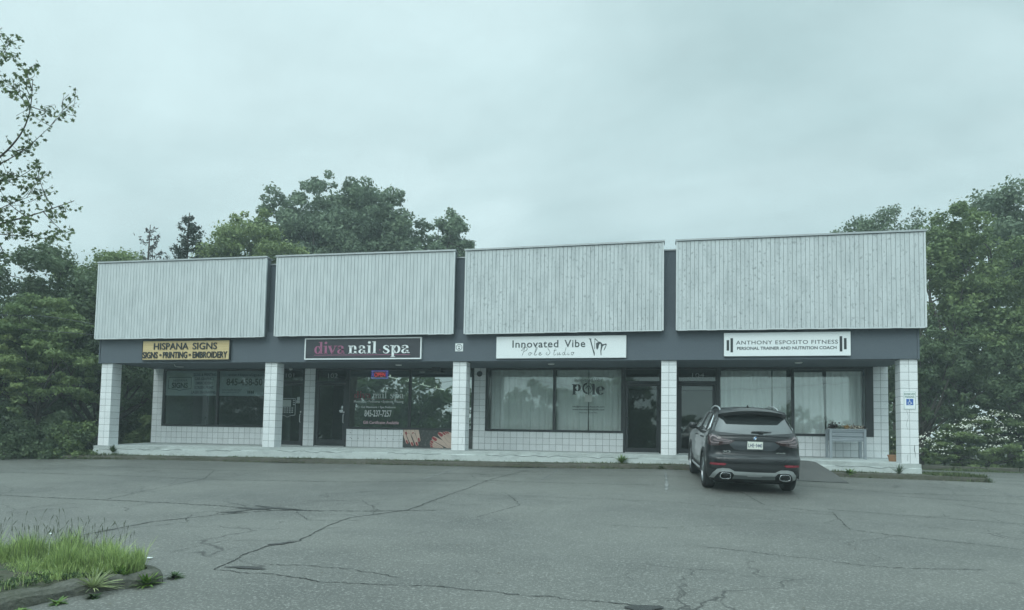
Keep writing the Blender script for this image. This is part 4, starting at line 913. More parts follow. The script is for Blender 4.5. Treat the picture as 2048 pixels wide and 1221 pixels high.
# tailgate ledge, plate recess, shut lines
patch('tailgate_ledge', [(-.66, 1.095), (0, 1.115), (.66, 1.095), (.72, 1.125), (.4, 1.13), (0, 1.128), (-.4, 1.13), (-.72, 1.125)], m_paint, off=.022, thick=.03)
patch('plate_recess', [(-.42, .995), (.42, .995), (.50, .93), (.40, .835), (.3, .822), (-.3, .822), (-.40, .835), (-.50, .93)], M('recess_paint', (.030, .036, .044), .35, coat=.6), off=.003, thick=.01)
m_gap = M('shut_line', (.004, .004, .005), .9)
def seam(name, P, w=.006, off=.004, surf='rear', sgn=1):
    b = MB(); Q = catmull(P, 6); V = []
    for i, (x, z) in enumerate(Q):
        a = Q[max(i - 1, 0)]; d = Q[min(i + 1, len(Q) - 1)]; dx, dz = d[0] - a[0], d[1] - a[1]; l = math.hypot(dx, dz) or 1
        for s in (1, -1):
            xx, z2 = x - dz / l * w / 2 * s, z + dx / l * w / 2 * s
            V.append((xx, rear(xx, z2) - off, z2) if surf == 'rear' else (sgn * (sidex(xx, z2) + off), xx, z2))
    b.add(V, [(2 * i, 2 * i + 1, 2 * i + 3, 2 * i + 2) for i in range(len(Q) - 1)]); return b.build(name, m_gap, car)
seam('tailgate_seam', [(-.655, 1.09), (-.66, .95), (-.655, .80), (-.60, .735), (-.3, .725), (0, .725), (.3, .725), (.60, .735), (.655, .80), (.66, .95), (.655, 1.09)], .008)
seam('tailgate_seam', [(-.42, 1.0), (-.2, 1.005), (.2, 1.005), (.42, 1.0)], .012, .006)
# bumper: pale reflecting shelf is paint catching sky, dark insert below, silver skid
patch('bumper_insert', [(-.86, .555), (-.60, .565), (0, .57), (.60, .565), (.86, .555), (.83, .47), (.6, .455), (-.6, .455), (-.83, .47)], m_clad, off=.004, thick=.012)
patch('bumper_shelf', [(-.895, .70), (-.62, .70), (-.52, .645), (.52, .645), (.62, .70), (.895, .70), (.885, .60), (.7, .585), (-.7, .585), (-.885, .60)], m_paint, off=.016, thick=.03)
skid = [(-.86, .265), (-.82, .37), (-.74, .455), (-.64, .475), (-.50, .472), (-.42, .435), (-.40, .42), (0, .415), (.40, .42), (.42, .435), (.50, .472), (.64, .475), (.74, .455), (.82, .37), (.86, .265), (.78, .265), (.74, .35), (.69, .40), (.60, .415), (.45, .405), (.40, .35), (.16, .345), (.12, .325), (-.12, .325), (-.16, .345), (-.40, .35), (-.45, .405), (-.60, .415), (-.69, .40), (-.74, .35), (-.78, .265)]
patch('skid_trim', skid, m_satin, off=.022, thick=.035)
patch('diffuser', [(-.40, .348), (-.16, .345), (-.12, .325), (.12, .325), (.16, .345), (.40, .348), (.42, .27), (-.42, .27)], M('diffuser_grey', (.16, .18, .185), .45), off=.010, thick=.02)
for sg in (-1, 1):
    P = [(.56 * sg, .562), (.60 * sg, .575), (.87 * sg, .572), (.88 * sg, .535), (.60 * sg, .530)]
    patch('reflector', P if sg > 0 else P[::-1], m_refl, off=.020, thick=.02)
    # twin-slot exhaust finisher
    e = [(.58 * sg - .10, .345), (.58 * sg - .105, .31), (.58 * sg - .07, .278), (.58 * sg + .07, .278), (.58 * sg + .105, .30), (.58 * sg + .105, .355), (.58 * sg + .07, .388), (.58 * sg - .07, .388)]
    b = MB(); ri = [(x, z) for x, z in catmull(e, 3, closed=True)]; mx = .58 * sg; mz = .333; n = len(ri); ro = -.90
    for yy, kf in ((-.72, 1.0), (-.885, 1.0), (-.895, .95), (-.885, .90), (-.78, .86)):
        b.v += [(mx + (x - mx) * kf, yy, mz + (z - mz) * kf) for x, z in ri]
    for i in range(4):
        for j in range(n): b.f.append((i * n + j, i * n + (j + 1) % n, (i + 1) * n + (j + 1) % n, (i + 1) * n + j)); b.m.append(0); b.t.append(.5)
    ex = b.build('exhaust_tip', m_chrome, car, smooth=True)
    b = MB(); b.v = [(mx + (x - mx) * .86, -.79, mz + (z - mz) * .86) for x, z in ri]; b.f = [tuple(range(n))]; b.m = [0]; b.t = [0]; b.build('exhaust_bore', m_gap, ex)
# tail lights: red L-shaped lens with a hooked bar
for sg in (-1, 1):
    def q(P): P = [(x * sg, z) for x, z in P]; return P if sg > 0 else P[::-1]
    tl = patch('tail_light', q([(.395, 1.0), (.50, .935), (.62, .925), (.72, .90), (.86, .895), (.912, .93), (.918, 1.03), (.89, 1.095), (.83, 1.12), (.77, 1.105), (.72, 1.07), (.42, 1.015)]), m_lens, off=.016, thick=.03, target=.04)
    patch('light_bar', q([(.45, 1.005), (.72, 1.045), (.765, 1.085), (.82, 1.10), (.872, 1.07), (.885, 1.0), (.86, .95), (.80, .94), (.70, .945), (.70, .962), (.79, .96), (.845, .972), (.862, 1.01), (.852, 1.055), (.815, 1.078), (.775, 1.062), (.73, 1.025), (.45, .992)]), m_lens2, tl, off=.0185, thick=.004, target=.04)
    patch('light_bar', q([(.50, .972), (.72, .985), (.80, .995), (.82, 1.015), (.80, 1.03), (.76, 1.02), (.72, 1.0), (.50, .984)]), m_lens2, tl, off=.0185, thick=.004, target=.04)
# number plate
pz = .925; yp = rear(0, pz) - .03
pl = MB(); pl.box(-.158, .158, yp - .004, yp + .026, pz - .079, pz + .079); po = pl.build('number_plate', m_chrome, car)
c = MB(); c.bev(-.148, .148, yp - .0085, yp - .0045, pz - .068, pz + .066, .002); c.build('plate_sheet', M('plate_cream', (.70, .72, .66), .45), po)
c = MB(); text_mesh(c, 'LHE', -.132, -.020, pz - .036, pz + .034, yp - .009, .001, bold=.02); text_mesh(c, '5440', .012, .134, pz - .036, pz + .034, yp - .009, .001, bold=.02); c.box(-.012, .004, yp - .0095, yp - .0088, pz - .008, pz + .006); c.build('plate_text', M('plate_blue', (.035, .055, .12), .5), po)
# roundel and badges
ez = 1.062; yb = rear(0, ez) - .030
c = MB(); c.lathe([(0, yb - .006), (.041, yb - .006), (.043, yb + .03)], (0, 0, ez), axis='y', k=28); em = c.build('emblem', M('emblem_ring', (.02, .022, .026), .3, coat=1), car)
for nm, qs, mm in (('emblem_white', (1, 3), m_white), ('emblem_blue', (0, 2), M('emblem_blue_enamel', (.04, .20, .50), .3))):
    c = MB()
    for q0 in qs: P = [(0, yb - .008, ez)] + [(.028 * math.cos(math.pi / 2 * q0 + k * math.pi / 12), yb - .008, ez + .028 * math.sin(math.pi / 2 * q0 + k * math.pi / 12)) for k in range(7)]; c.add(P, [tuple(range(8))])
    c.build(nm, mm, em)
c = MB(); c.lathe([(.037, yb - .0075), (.041, yb - .0075)], (0, 0, ez), axis='y', k=28); c.build('emblem_rim', m_chrome, em)
def badge(s, a, e, z0, z1):
    c = MB(); text_mesh(c, s, a, e, z0, z1, 0, .006, bold=.03); c.v = [(x, rear(x, .79) - .006 + y, z) for x, y, z in c.v]; c.build('badge', m_chrome, car)
badge('X3', -.625, -.475, .772, .812); badge('xDrive30i', .42, .60, .778, .805)
# side glazing with chrome surround, both sides
SW = [(-.30, 1.215), (-.20, 1.30), (-.04, 1.425), (.12, 1.49), (.5, 1.535), (.9, 1.545), (1.25, 1.515), (1.55, 1.42), (1.85, 1.29), (2.1, 1.165), (1.6, 1.150), (.9, 1.145), (.2, 1.155), (-.10, 1.172)]
for sg in (-1, 1):
    P = SW if sg > 0 else SW
    g = patch('side_window', P, m_cglass, off=.004, surf='side', sgn=sg, thick=.01, target=.08)
    b = MB(); Q = catmull(SW, 4, closed=True); Q.append(Q[0]); b.tube([(sg * (sidex(y, z) + .008), y, z) for y, z in Q], .009, 6, cap=False); b.build('window_trim', m_chrome, g)
    for y0, z0, y1, z1 in ((.18, 1.165, .33, 1.52), (1.18, 1.16, 1.15, 1.53)):
        b = MB(); b.tube([(sg * (sidex(0, z) + .006), y0 + (y1 - y0) * (z - z0) / (z1 - z0), z) for z in lin(z0, z1, .05)], .022, 6, cap=False); b.build('window_pillar', m_clad, g)
    # roof rail
    b = MB(); PT = [(-.05, 1.545), (.03, 1.585), (.22, 1.622), (.6, 1.645), (1.0, 1.64), (1.35, 1.60), (1.5, 1.565)]
    b.tube([(sg * (.60 - .02 * t), y, z + .012) for t, (y, z) in [(0, q) for q in catmull(PT, 4)]], .017, 8); b.build('roof_rail', m_satin, car, smooth=True)
    # mirror
    b = MB(); b.lathe([(0, -.10), (.055, -.095), (.09, -.05), (.095, .02), (.06, .08), (0, .10)], (0, 0, 0), axis='x', k=16)
    b.v = [(sg * (.985) + x * 1.0, 1.90 + y * .9 + abs(x) * .3, 1.20 + z * .85) for x, y, z in b.v]; mi = b.build('mirror', m_paint, car, smooth=True)
    b = MB(); b.tube([(sg * .86, 1.93, 1.13), (sg * .93, 1.92, 1.17)], .025, 8); b.build('mirror_arm', m_clad, mi)
    for y in (.50, 1.55):
        b = MB(); b.tube([(sg * (sidex(0, 1.02) + .0), y - .10, 1.02), (sg * (sidex(0, 1.02) + .03), y - .07, 1.025), (sg * (sidex(0, 1.02) + .03), y + .07, 1.025), (sg * sidex(0, 1.02), y + .10, 1.02)], .013, 8); b.build('door_handle', m_paint, car, smooth=True)
    seam('door_seam', [(.05, 1.15), (.10, 1.0), (.30, .80), (.46, .66), (.55, .50)], .008, .003, 'side', sg); seam('door_seam', [(1.18, 1.15), (1.19, .9), (1.2, .47)], .008, .003, 'side', sg); seam('door_seam', [(2.25, 1.10), (2.28, .8), (2.24, .47)], .008, .003, 'side', sg)
    b = MB(); b.tube([(sg * .925, .50, .36), (sg * .935, .8, .345), (sg * .935, 2.1, .345), (sg * .925, 2.4, .36)], .022, 6); b.build('sill_trim', m_satin, car, smooth=True)
    for yy in (0, 2.864):
        b = MB(); n = 26; V = []
        for i in range(n + 1):
            a = math.radians(-12 + 204 * i / n)
            for rr, xx in ((.395, .925), (.405, .955), (.455, .955), (.465, .93)): V.append((sg * xx, yy + rr * math.cos(a), max(.21, .37 + rr * math.sin(a))))
        b.add(V, [(4 * i + j, 4 * i + j + 1, 4 * i + j + 5, 4 * i + j + 4) for i in range(n) for j in range(3)]); b.build('arch_trim', m_clad, car, smooth=True)
        # wheel
        w = MB(); R_ = .372; x0 = .70; prof = [(.25, x0), (.33, x0 - .005), (.36, x0 + .02), (R_, x0 + .05), (R_, x0 + .19), (.36, x0 + .22), (.335, x0 + .24), (.27, x0 + .245), (.25, x0 + .23)]
        w.lathe([(r0, sg * xx) for r0, xx in prof], (0, yy, R_), axis='x', k=48); wo = w.build('wheel', m_rub, car, smooth=True); wo.name = 'wheel'
        q = MB(); q.lathe([(.25, sg * (x0 + .235)), (.235, sg * (x0 + .235)), (.22, sg * (x0 + .12)), (.10, sg * (x0 + .1)), (.0, sg * (x0 + .1))], (0, yy, R_), axis='x', k=40)
        for k in range(5):
            for d in (-.16, .16):
                a = 2 * math.pi * k / 5; P = []
                for rr, da in ((.05, d * .5), (.14, d * .6), (.235, d)): P.append((sg * (x0 + .215 - rr * .02), yy + rr * math.cos(a + da), R_ + rr * math.sin(a + da)))
                q.tube(P, [.026, .018, .02], 6)
        q.lathe([(0, sg * (x0 + .225)), (.05, sg * (x0 + .225)), (.06, sg * (x0 + .20))], (0, yy, R_), axis='x', k=20); q.build('rim', m_rim, wo, smooth=False)
# shark-fin aerial, front plate side bits
b = MB(); b.add([(-.03, .12, 1.60), (.03, .12, 1.60), (.02, .34, 1.63), (-.02, .34, 1.63), (0, .10, 1.695), (0, .16, 1.695)], [(0, 1, 4), (1, 2, 5, 4), (2, 3, 5), (3, 0, 4, 5), (0, 3, 2, 1)]); b.build('aerial', m_paint, car)
# ------------------------------------------------------------------ trees and plants
m_bark = M('bark', (.07, .062, .052), .9, n=(5, .6, (.035, .033, .03)), bump=(12, .8, .05))
LM = {}
def leafm(name, col, tint=.42, tr=.30): return M(name, col, .55, tint=tint, trans=tr, spec=.3)
L_dark = leafm('leaf_dark', (.095, .140, .072)); L_mid = leafm('leaf_mid', (.150, .212, .085)); L_bright = leafm('leaf_bright', (.19, .25, .10)); L_hazed = leafm('leaf_hazed', (.150, .205, .130)); L_con = leafm('needle', (.028, .045, .030), .4, .1)  # far-tree leaves have the paling of distance put into their colour
def leaf_mesh(name, C, Nn, S, T, mat, parent=None, loc=None, w=.55, shape=4):
    """C centres, Nn normals, S sizes, T tint; one quad (or 6-point lobed leaf) each"""
    n = len(C); rg = np.random.default_rng(len(C))
    a = rg.normal(size=(n, 3)); a -= Nn * (a * Nn).sum(1)[:, None]; a /= np.linalg.norm(a, axis=1)[:, None] + 1e-9; b = np.cross(Nn, a)
    S = S[:, None]
    if shape == 4: P = [a * S * .5, b * S * w * .5 + a * S * .05, -a * S * .5, -b * S * w * .5 + a * S * .05]
    else:
        ang = np.radians([90, 60, 28, 5, -30, -62, -90, -118, -150, -185, -208, -240]); rad = [.55, .27, .48, .24, .42, .20, .33, .20, .42, .24, .48, .27]
        P = [(a * math.cos(t) + b * math.sin(t)) * S * r for t, r in zip(ang, rad)]
    k = len(P); V = np.stack([C + p for p in P], 1).reshape(-1, 3)
    off = np.array(OFF[parent.name]) if parent is not None else np.array(loc if loc is not None else (0, 0, 0)); V = V - off
    me = bpy.data.meshes.new(name); me.vertices.add(n * k); me.vertices.foreach_set('co', V.ravel().astype(np.float32))
    me.loops.add(n * k); me.loops.foreach_set('vertex_index', np.arange(n * k, dtype=np.int32)); me.polygons.add(n); me.polygons.foreach_set('loop_start', np.arange(0, n * k, k, dtype=np.int32)); me.polygons.foreach_set('loop_total', np.full(n, k, dtype=np.int32))
    at = me.attributes.new('tint', 'FLOAT', 'FACE'); at.data.foreach_set('value', T.astype(np.float32)); me.materials.append(mat); me.update(calc_edges=True); me.validate()
    o = bpy.data.objects.new(name, me); COL.objects.link(o)
    if parent is not None: o.parent = parent
    else: o.location = off
    OFF[o.name] = Vector(off); return o
def crown_points(rg, lobes, ncl, nleaf, rcl, flat=.75, up=.5, sprig=.25, inner=.25):
    """clusters spread over ellipsoid lobes; leaves on the shell of each cluster"""
    ncl = int(ncl * 1.7); rcl = rcl * .78
    vol = np.array([l[3] * l[4] * l[5] for l in lobes]) ** .67; pick = rg.choice(len(lobes), ncl, p=vol / vol.sum())
    d = rg.normal(size=(ncl, 3)); d /= np.linalg.norm(d, axis=1)[:, None]; d[:, 2] = np.where(d[:, 2] < -.8, -d[:, 2], d[:, 2])
    rr = np.where(rg.random(ncl) < inner, rg.uniform(.25, .75, ncl), rg.uniform(.8, 1.06, ncl))
    Lb = np.array(lobes)[pick]; cc = Lb[:, :3] + d * Lb[:, 3:6] * rr[:, None]
    cr_ = rcl * rg.uniform(.55, 1.25, ncl) * (Lb[:, 3:6].mean(1)); w = cr_ ** 2; ci = rg.choice(ncl, nleaf, p=w / w.sum())
    e = rg.normal(size=(nleaf, 3)); e /= np.linalg.norm(e, axis=1)[:, None]
    q = rg.uniform(.3, 1.0, nleaf) ** .6; q = np.where(rg.random(nleaf) < sprig, q * rg.uniform(1, 1.8, nleaf), q)
    C = cc[ci] + e * (cr_[ci] * q)[:, None] * [1, 1, flat]
    # short drooping or rising shoots break the outline
    Nn = e * .7 + rg.normal(size=(nleaf, 3)) * .7 + np.array([0, 0, up]); Nn /= np.linalg.norm(Nn, axis=1)[:, None]
    T = np.clip(rg.random(ncl)[ci] * .6 + rg.random(nleaf) * .4, 0, 1)
    return C, Nn, T, cc, cr_
def curved(p, q, rg, bend=.12, n=6):
    p, q = np.array(p), np.array(q); L_ = np.linalg.norm(q - p); o = rg.normal(size=3) * bend * L_; o[2] = abs(o[2]) * .5
    return [tuple(p + (q - p) * t + o * math.sin(math.pi * t)) for t in np.linspace(0, 1, n)]
def tree(kind, u, v, h, lobes, mat, label, cat='tree', seed=0, ncl=60, nleaf=16000, leaf=.16, rcl=.3, tr=.16, lean=0, nl=16, flat=.75, sprig=.25, inner=.25, group=None, z0=None, w=.6):
    """lobes: (dx, dy, z, rx, ry, rz) relative to the foot"""
    z0 = gz(u, v) - .05 if z0 is None else z0
    rg = np.random.default_rng(seed); t = empty(kind, (u, v, z0), label, cat, group)
    Lb = [(u + l[0], v + l[1], z0 + l[2], l[3], l[4], l[5]) for l in lobes]
    C, Nn, T, cc, cr_ = crown_points(rg, Lb, ncl, nleaf, rcl, flat, sprig=sprig, inner=inner)
    leaf_mesh('crown', C, Nn, leaf * rg.uniform(.6, 1.35, len(C)), T, mat, t, w=w)
    b = MB(); ctr = np.mean([l[:3] for l in Lb], 0); topz = max(l[2] for l in Lb); fork = z0 + (min(l[2] - l[5] * .7 for l in Lb) - z0) * .9; fork = max(fork, z0 + h * .12)
    P = [(u, v, z0 - .1), (u + lean * .3, v, z0 + (fork - z0) * .5), (u + lean * .6, v, fork)]
    b.tube(catmull(P, 4), [tr * (1.25 - .5 * i / 8) for i in range(9)], 10)
    for k in range(nl):
        c = cc[int(rg.integers(len(cc)))]; s = (u + lean * .6, v, fork - rg.uniform(0, .25) * (fork - z0)); L2 = Vector(tuple(c)) - Vector(s)
        pts = curved(s, c, rg, .1); b.tube(pts, [tr * .55 * (1 - .16 * i) for i in range(6)], 6)
        for j in range(2):
            m_ = pts[int(rg.integers(2, 5))]; c2 = cc[int(np.argmin(np.linalg.norm(cc - np.array(m_) - rg.normal(size=3) * h * .1, axis=1)))]
            b.tube(curved(m_, c2, rg, .12, 5), [tr * .22 * (1 - .18 * i) for i in range(5)], 5)
    b.build('trunk', m_bark, t, smooth=True); return t
def conifer(u, v, h, r, label, seed, mat, dead=False, z0=None):
    z0 = gz(u, v) - .05; rg = np.random.default_rng(seed); t = empty('conifer_tree', (u, v, z0), label, 'tree'); b = MB(); b.tube([(u, v, z0), (u + .05, v, z0 + h * .6), (u + .12, v, z0 + h)], [.18, .1, .015], 8)
    C = []; nb = 46 if dead else 120
    for i in range(nb):
        s = (i / nb) ** .9; z = z0 + h * (.30 + .69 * s); L_ = r * (1 - s) ** .75 * rg.uniform(.65, 1.2) + .12; a = rg.uniform(0, 6.28); up = (.35 if dead else .12) * L_ + (.2 * L_ if s > .8 else 0)
        P = []
        for q in np.linspace(0, 1, 6): P.append((u + .1 * s + math.cos(a) * L_ * q, v + math.sin(a) * L_ * q, z + up * q - .35 * L_ * math.sin(q * 2.2) * (1 if dead else .6) + .25 * L_ * q * q * 1.2))
        b.tube(P, [.028 * (1 - .15 * k) for k in range(6)], 4)
        for q in range(int((80 if dead else 150) * L_ / r + 12)):
            k = rg.uniform(.25, 1) * 4.99; i0 = int(k); f = k - i0; p = np.array(P[i0]) * (1 - f) + np.array(P[min(i0 + 1, 5)]) * f
            C.append(p + rg.normal(size=3) * [.08, .08, .05 if not dead else .10] * (1 if not dead else .8) - [0, 0, .06])
    C = np.array(C); n = len(C); Nn = rg.normal(size=(n, 3)); Nn /= np.linalg.norm(Nn, axis=1)[:, None]
    leaf_mesh('crown', C, Nn, rg.uniform(.09, .22, n), rg.random(n), mat, t, w=.35); b.build('trunk', m_bark, t); return t

# behind the building
G = 'trees standing behind the shop building'
tree('deciduous_tree', -17.6, 21, 17, [(0, 0, 11.0, 4.8, 3.4, 3.2), (0, 0, 13.2, 4.0, 2.6, 2.6), (-3.8, 0, 14.1, 2.0, 2, 2.4), (-1.3, .5, 15.0, 1.9, 2.2, 2.4), (1.2, 0, 14.9, 1.9, 2, 2.4), (3.3, 0, 14.0, 1.9, 2, 2.3), (5.0, 0, 12.0, 1.6, 2, 2.2), (-5.0, 0, 12.4, 1.6, 2, 2.4)], L_hazed, 'biggest round-crowned tree rising behind the second board panel', seed=3, ncl=230, nleaf=105000, leaf=.21, rcl=.30, tr=.35, nl=22, group=G, sprig=.12, inner=.45)
tree('deciduous_tree', -11.0, 22.6, 15.4, [(0, 0, 12.6, 1.25, 1.4, 2.3), (.9, .2, 11.6, 1.0, 1.1, 1.5), (-1.1, 0, 11.0, 1.1, 1, 1.5), (1.9, 0, 10.6, .8, .8, .9)], L_hazed, 'smaller open-crowned tree just right of the biggest tree, behind the gap of the panels', seed=4, ncl=50, nleaf=15000, leaf=.19, rcl=.36, tr=.2, nl=14, group=G, sprig=.4)
tree('maple_tree', -19.3, 14.4, 13.2, [(0, 0, 9.6, 2.6, 2.2, 2.6), (-2.3, 0, 9.2, 1.6, 1.6, 1.8), (2.2, 0, 8.8, 1.9, 1.6, 2.2), (.1, -.3, 11.6, 1.3, 1.3, 1.3)], L_bright, 'bright green full maple in front of the biggest tree', seed=5, ncl=110, nleaf=46000, leaf=.16, rcl=.28, tr=.2, group=G)
conifer(-19.6, 9.4, 11.3, 2.3, 'dark pointed spruce between the dead-looking conifer and the maple', 6, L_con)
conifer(-22.5, 10.4, 11.2, 2.6, 'dark sparse conifer with drooping bare-looking boughs', 7, M('dead_needle', (.03, .028, .024), .8, tint=.3), dead=True)
tree('locust_tree', -21.4, 7.4, 9.2, [(0, 0, 7.2, 1.5, 1.4, 1.6), (1.3, 0, 7.0, 1.2, 1.2, 1.2), (-1.2, .2, 6.6, 1.1, 1.1, 1.2)], L_mid, 'feathery pale green tree above the left panel corner', seed=8, ncl=60, nleaf=13000, leaf=.13, rcl=.34, tr=.1, sprig=.5, group=G)
tree('locust_tree', -23.8, 8.0, 9.0, [(0, 0, 7.4, 1.0, 1, 1.3), (-1.2, .2, 6.4, 1.2, 1.1, 1.2), (1, 0, 6.0, 1.2, 1, 1.4)], L_bright, 'airy yellow-green tree left of the building corner', seed=9, ncl=46, nleaf=8000, leaf=.13, rcl=.34, tr=.1, sprig=.5, group=G)
tree('deciduous_tree', -18.6, 10.5, 9.4, [(0, 0, 7.4, 1.7, 1.6, 1.7), (1.7, 0, 6.8, 1.3, 1.3, 1.4)], L_mid, 'low green crown filling in beside the spruce', seed=10, ncl=50, nleaf=12000, leaf=.16, rcl=.32, tr=.12, group=G)
tree('deciduous_tree', -8.4, 23.6, 12.6, [(0, 0, 10.6, 1.3, 1, 1.25), (1.3, 0, 10.0, 1.0, 1, 1.1)], L_hazed, 'tree top just showing left of the third board panel', seed=12, ncl=26, nleaf=4200, leaf=.2, rcl=.34, tr=.14, group=G)
tree('deciduous_tree', 10.6, 23.0, 12.6, [(0, 0, 11.0, 1.0, 1, 1.2)], L_hazed, 'few twigs of a tree showing over the middle of the right panel', seed=13, ncl=14, nleaf=1800, leaf=.18, rcl=.34, tr=.1, group=G)
# left side
rg = np.random.default_rng(200); Lw = []
for i in range(30): x = -20 - i * 1.6 + rg.normal(); Lw.append((x, 16 + rg.uniform(-3, 8) + i * .25, .6 + rg.uniform(-.6, 1.2), 3, 2, 4.4 + rg.uniform(0, 1.6)))
for i in range(26): x = 13 + i * 1.9 + rg.normal(); Lw.append((x, 25 + rg.uniform(-4, 6), .6 + rg.uniform(-.6, 1.4), 3.0, 2, 4.2 + rg.uniform(0, 1.8)))
for i in range(14): Lw.append((-20 + i * 2.6, 34, 1.0, 3, 2, 4.0))
for i in range(12): Lw.append((10.5 + i * 1.9, 15.5 + rg.uniform(-.6, 1.5), .4, 1.8, 1.2, 2.6 + rg.uniform(0, 1)))
for i in range(16): Lw.append((-17.4 - i * 1.1, 5.2 + rg.uniform(-.5, .8) - i * .2, .3, 1.3, .9, 2.6 + rg.uniform(0, .8)))
for i in range(12): Lw.append((-17.2 - i * 1.7, 7.5 + rg.uniform(-.8, 2) - i * .3, .3, 1.8, 1.2, 2.8 + rg.uniform(0, 1)))
C, Nn, T, cc, cr_ = crown_points(rg, Lw, 1000, 150000, .36, inner=.5)
ok = C[:, 2] > -.9; C, Nn, T = C[ok], Nn[ok], T[ok]
tag(leaf_mesh('woods', C, Nn, .36 * rg.uniform(.6, 1.4, len(C)), T, L_dark, loc=(0, 20, 0)), 'dense far woods closing the view behind the nearer trees', 'woods', kind='stuff')
GL = 'trees and shrubs left of the building'
tree('deciduous_tree', -20.6, 2.6, 8.0, [(0, 0, 5.8, 2.2, 2, 2.0), (-1.6, 0, 4.6, 2, 2, 2.2), (1.6, .3, 4.4, 1.9, 1.8, 2.0), (0, -.6, 3.0, 2.2, 1.6, 1.8)], L_dark, 'tall dark tree behind the shrubs at the left edge', seed=20, ncl=120, nleaf=36000, leaf=.14, rcl=.27, tr=.16, group=GL)
tree('deciduous_tree', -18.2, 3.2, 7.2, [(0, 0, 5.4, 1.7, 1.7, 1.7), (.9, .2, 4.0, 1.5, 1.4, 1.9), (-.9, -.2, 3.6, 1.5, 1.4, 1.8), (.5, 0, 2.2, 1.5, 1.2, 1.5)], L_dark, 'dark tree close to the left end of the board panels', seed=21, ncl=90, nleaf=26000, leaf=.13, rcl=.28, tr=.13, group=GL)
tree('deciduous_tree', -17.9, .3, 5.6, [(0, 0, 4.1, 1.35, 1.2, 1.35), (-1.1, 0, 3.2, 1.3, 1.1, 1.4), (.9, 0, 2.9, 1.1, 1.0, 1.3)], L_mid, 'mid green young tree with layered leaves beside the left column', seed=22, ncl=90, nleaf=26000, leaf=.11, rcl=.28, tr=.09, group=GL, flat=.45)
tree('deciduous_tree', -19.6, -.5, 4.9, [(0, 0, 3.4, 1.5, 1.2, 1.3), (.9, -.2, 2.3, 1.4, 1, 1.2), (-1, 0, 2.2, 1.3, 1, 1.3)], L_bright, 'brighter green leaning young tree at the left edge', seed=23, ncl=80, nleaf=22000, leaf=.11, rcl=.28, tr=.08, group=GL, flat=.45)
for i, (u, v, h_, rx, ry, mt_, lb) in enumerate([(-18.6, -.55, 1.9, 1.25, .8, L_dark, 'dark shrub by the kerb at the left edge'), (-17.0, .1, 1.6, 1.2, .8, L_dark, 'dark shrub in the middle of the left hedge'), (-16.15, -.0, 1.35, .75, .55, L_mid, 'leafy shrub touching the left end column'), (-20.6, -1.4, 2.1, 1.3, .9, L_dark, 'dark shrub at the far left where the lot ends'), (-17.3, 5.6, 3.4, 1.6, 1.2, L_dark, 'dark thicket seen between the left column and the wall'), (-15.95, 3.4, 1.5, .9, .8, L_mid, 'low bush behind the left end of the walkway'), (-19.2, 9, 6.0, 2.4, 1.6, L_dark, 'dark tall thicket behind the left end of the building')]):
    tree('shrub', u, v, h_, [(0, 0, h_ * .35, rx, ry, h_ * .6), (rx * .4, -.1, h_ * .2, rx * .8, ry, h_ * .5), (-rx * .45, 0, h_ * .2, rx * .8, ry, h_ * .5)], mt_, lb, 'shrub', seed=40 + i, ncl=60, nleaf=15000, leaf=.085 if v < 2 else .13, rcl=.32, tr=.03, nl=10, group=GL, inner=.4)
# right side
GR = 'trees right of the building'
tree('deciduous_tree', 18.6, 18.5, 14, [(0, 0, 10.9, 2.6, 2.4, 2.6), (2.4, 0, 9.4, 2.4, 2.2, 2.6), (-1.6, 0, 9.6, 1.8, 1.8, 2.0), (1.5, 0, 6.5, 2.8, 2.2, 2.6)], L_hazed, 'tallest tree at the right edge with visible dark limbs', seed=60, ncl=120, nleaf=34000, leaf=.19, rcl=.27, tr=.26, nl=26, group=GR, sprig=.35)
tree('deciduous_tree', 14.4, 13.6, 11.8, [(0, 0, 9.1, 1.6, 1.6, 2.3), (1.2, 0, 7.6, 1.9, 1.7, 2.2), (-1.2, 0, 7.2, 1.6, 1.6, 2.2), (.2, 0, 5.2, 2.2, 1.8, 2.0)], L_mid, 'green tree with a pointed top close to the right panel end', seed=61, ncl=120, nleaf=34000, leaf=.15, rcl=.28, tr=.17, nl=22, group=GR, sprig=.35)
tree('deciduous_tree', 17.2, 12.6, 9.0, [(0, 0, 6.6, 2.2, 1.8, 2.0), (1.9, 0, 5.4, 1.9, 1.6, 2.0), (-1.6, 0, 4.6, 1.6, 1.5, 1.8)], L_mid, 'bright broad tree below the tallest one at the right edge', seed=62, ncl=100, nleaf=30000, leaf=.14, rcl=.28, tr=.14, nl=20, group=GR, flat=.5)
tree('deciduous_tree', 14.0, 20.5, 13, [(0, 0, 11.9, .9, .8, 1.5), (-1.3, 0, 11.5, .8, .7, 1.3), (1.2, 0, 11.6, .9, .8, 1.4)], L_hazed, 'thin leafy twigs above the right end of the last panel', seed=63, ncl=34, nleaf=6000, leaf=.15, rcl=.42, tr=.08, nl=20, group=GR, sprig=.7, flat=1.2)
tree('deciduous_tree', 12.4, 20.9, 12.6, [(0, 0, 11.6, .8, .7, 1.3), (-.9, 0, 11.2, .6, .6, 1.1), (.9, 0, 11.1, .6, .6, 1.1)], L_hazed, 'second spray of thin twigs further left above the last panel', seed=64, ncl=22, nleaf=3600, leaf=.15, rcl=.42, tr=.07, nl=16, group=GR, sprig=.7, flat=1.2)
tree('deciduous_tree', 12.4, 11.9, 6.4, [(0, 0, 4.4, 1.4, 1.2, 1.8), (1.5, 0, 3.6, 1.5, 1.2, 1.7), (-.8, 0, 2.6, 1.2, 1.0, 1.5)], L_dark, 'dark low tree behind the right end column', seed=65, ncl=90, nleaf=26000, leaf=.13, rcl=.3, tr=.1, group=GR)
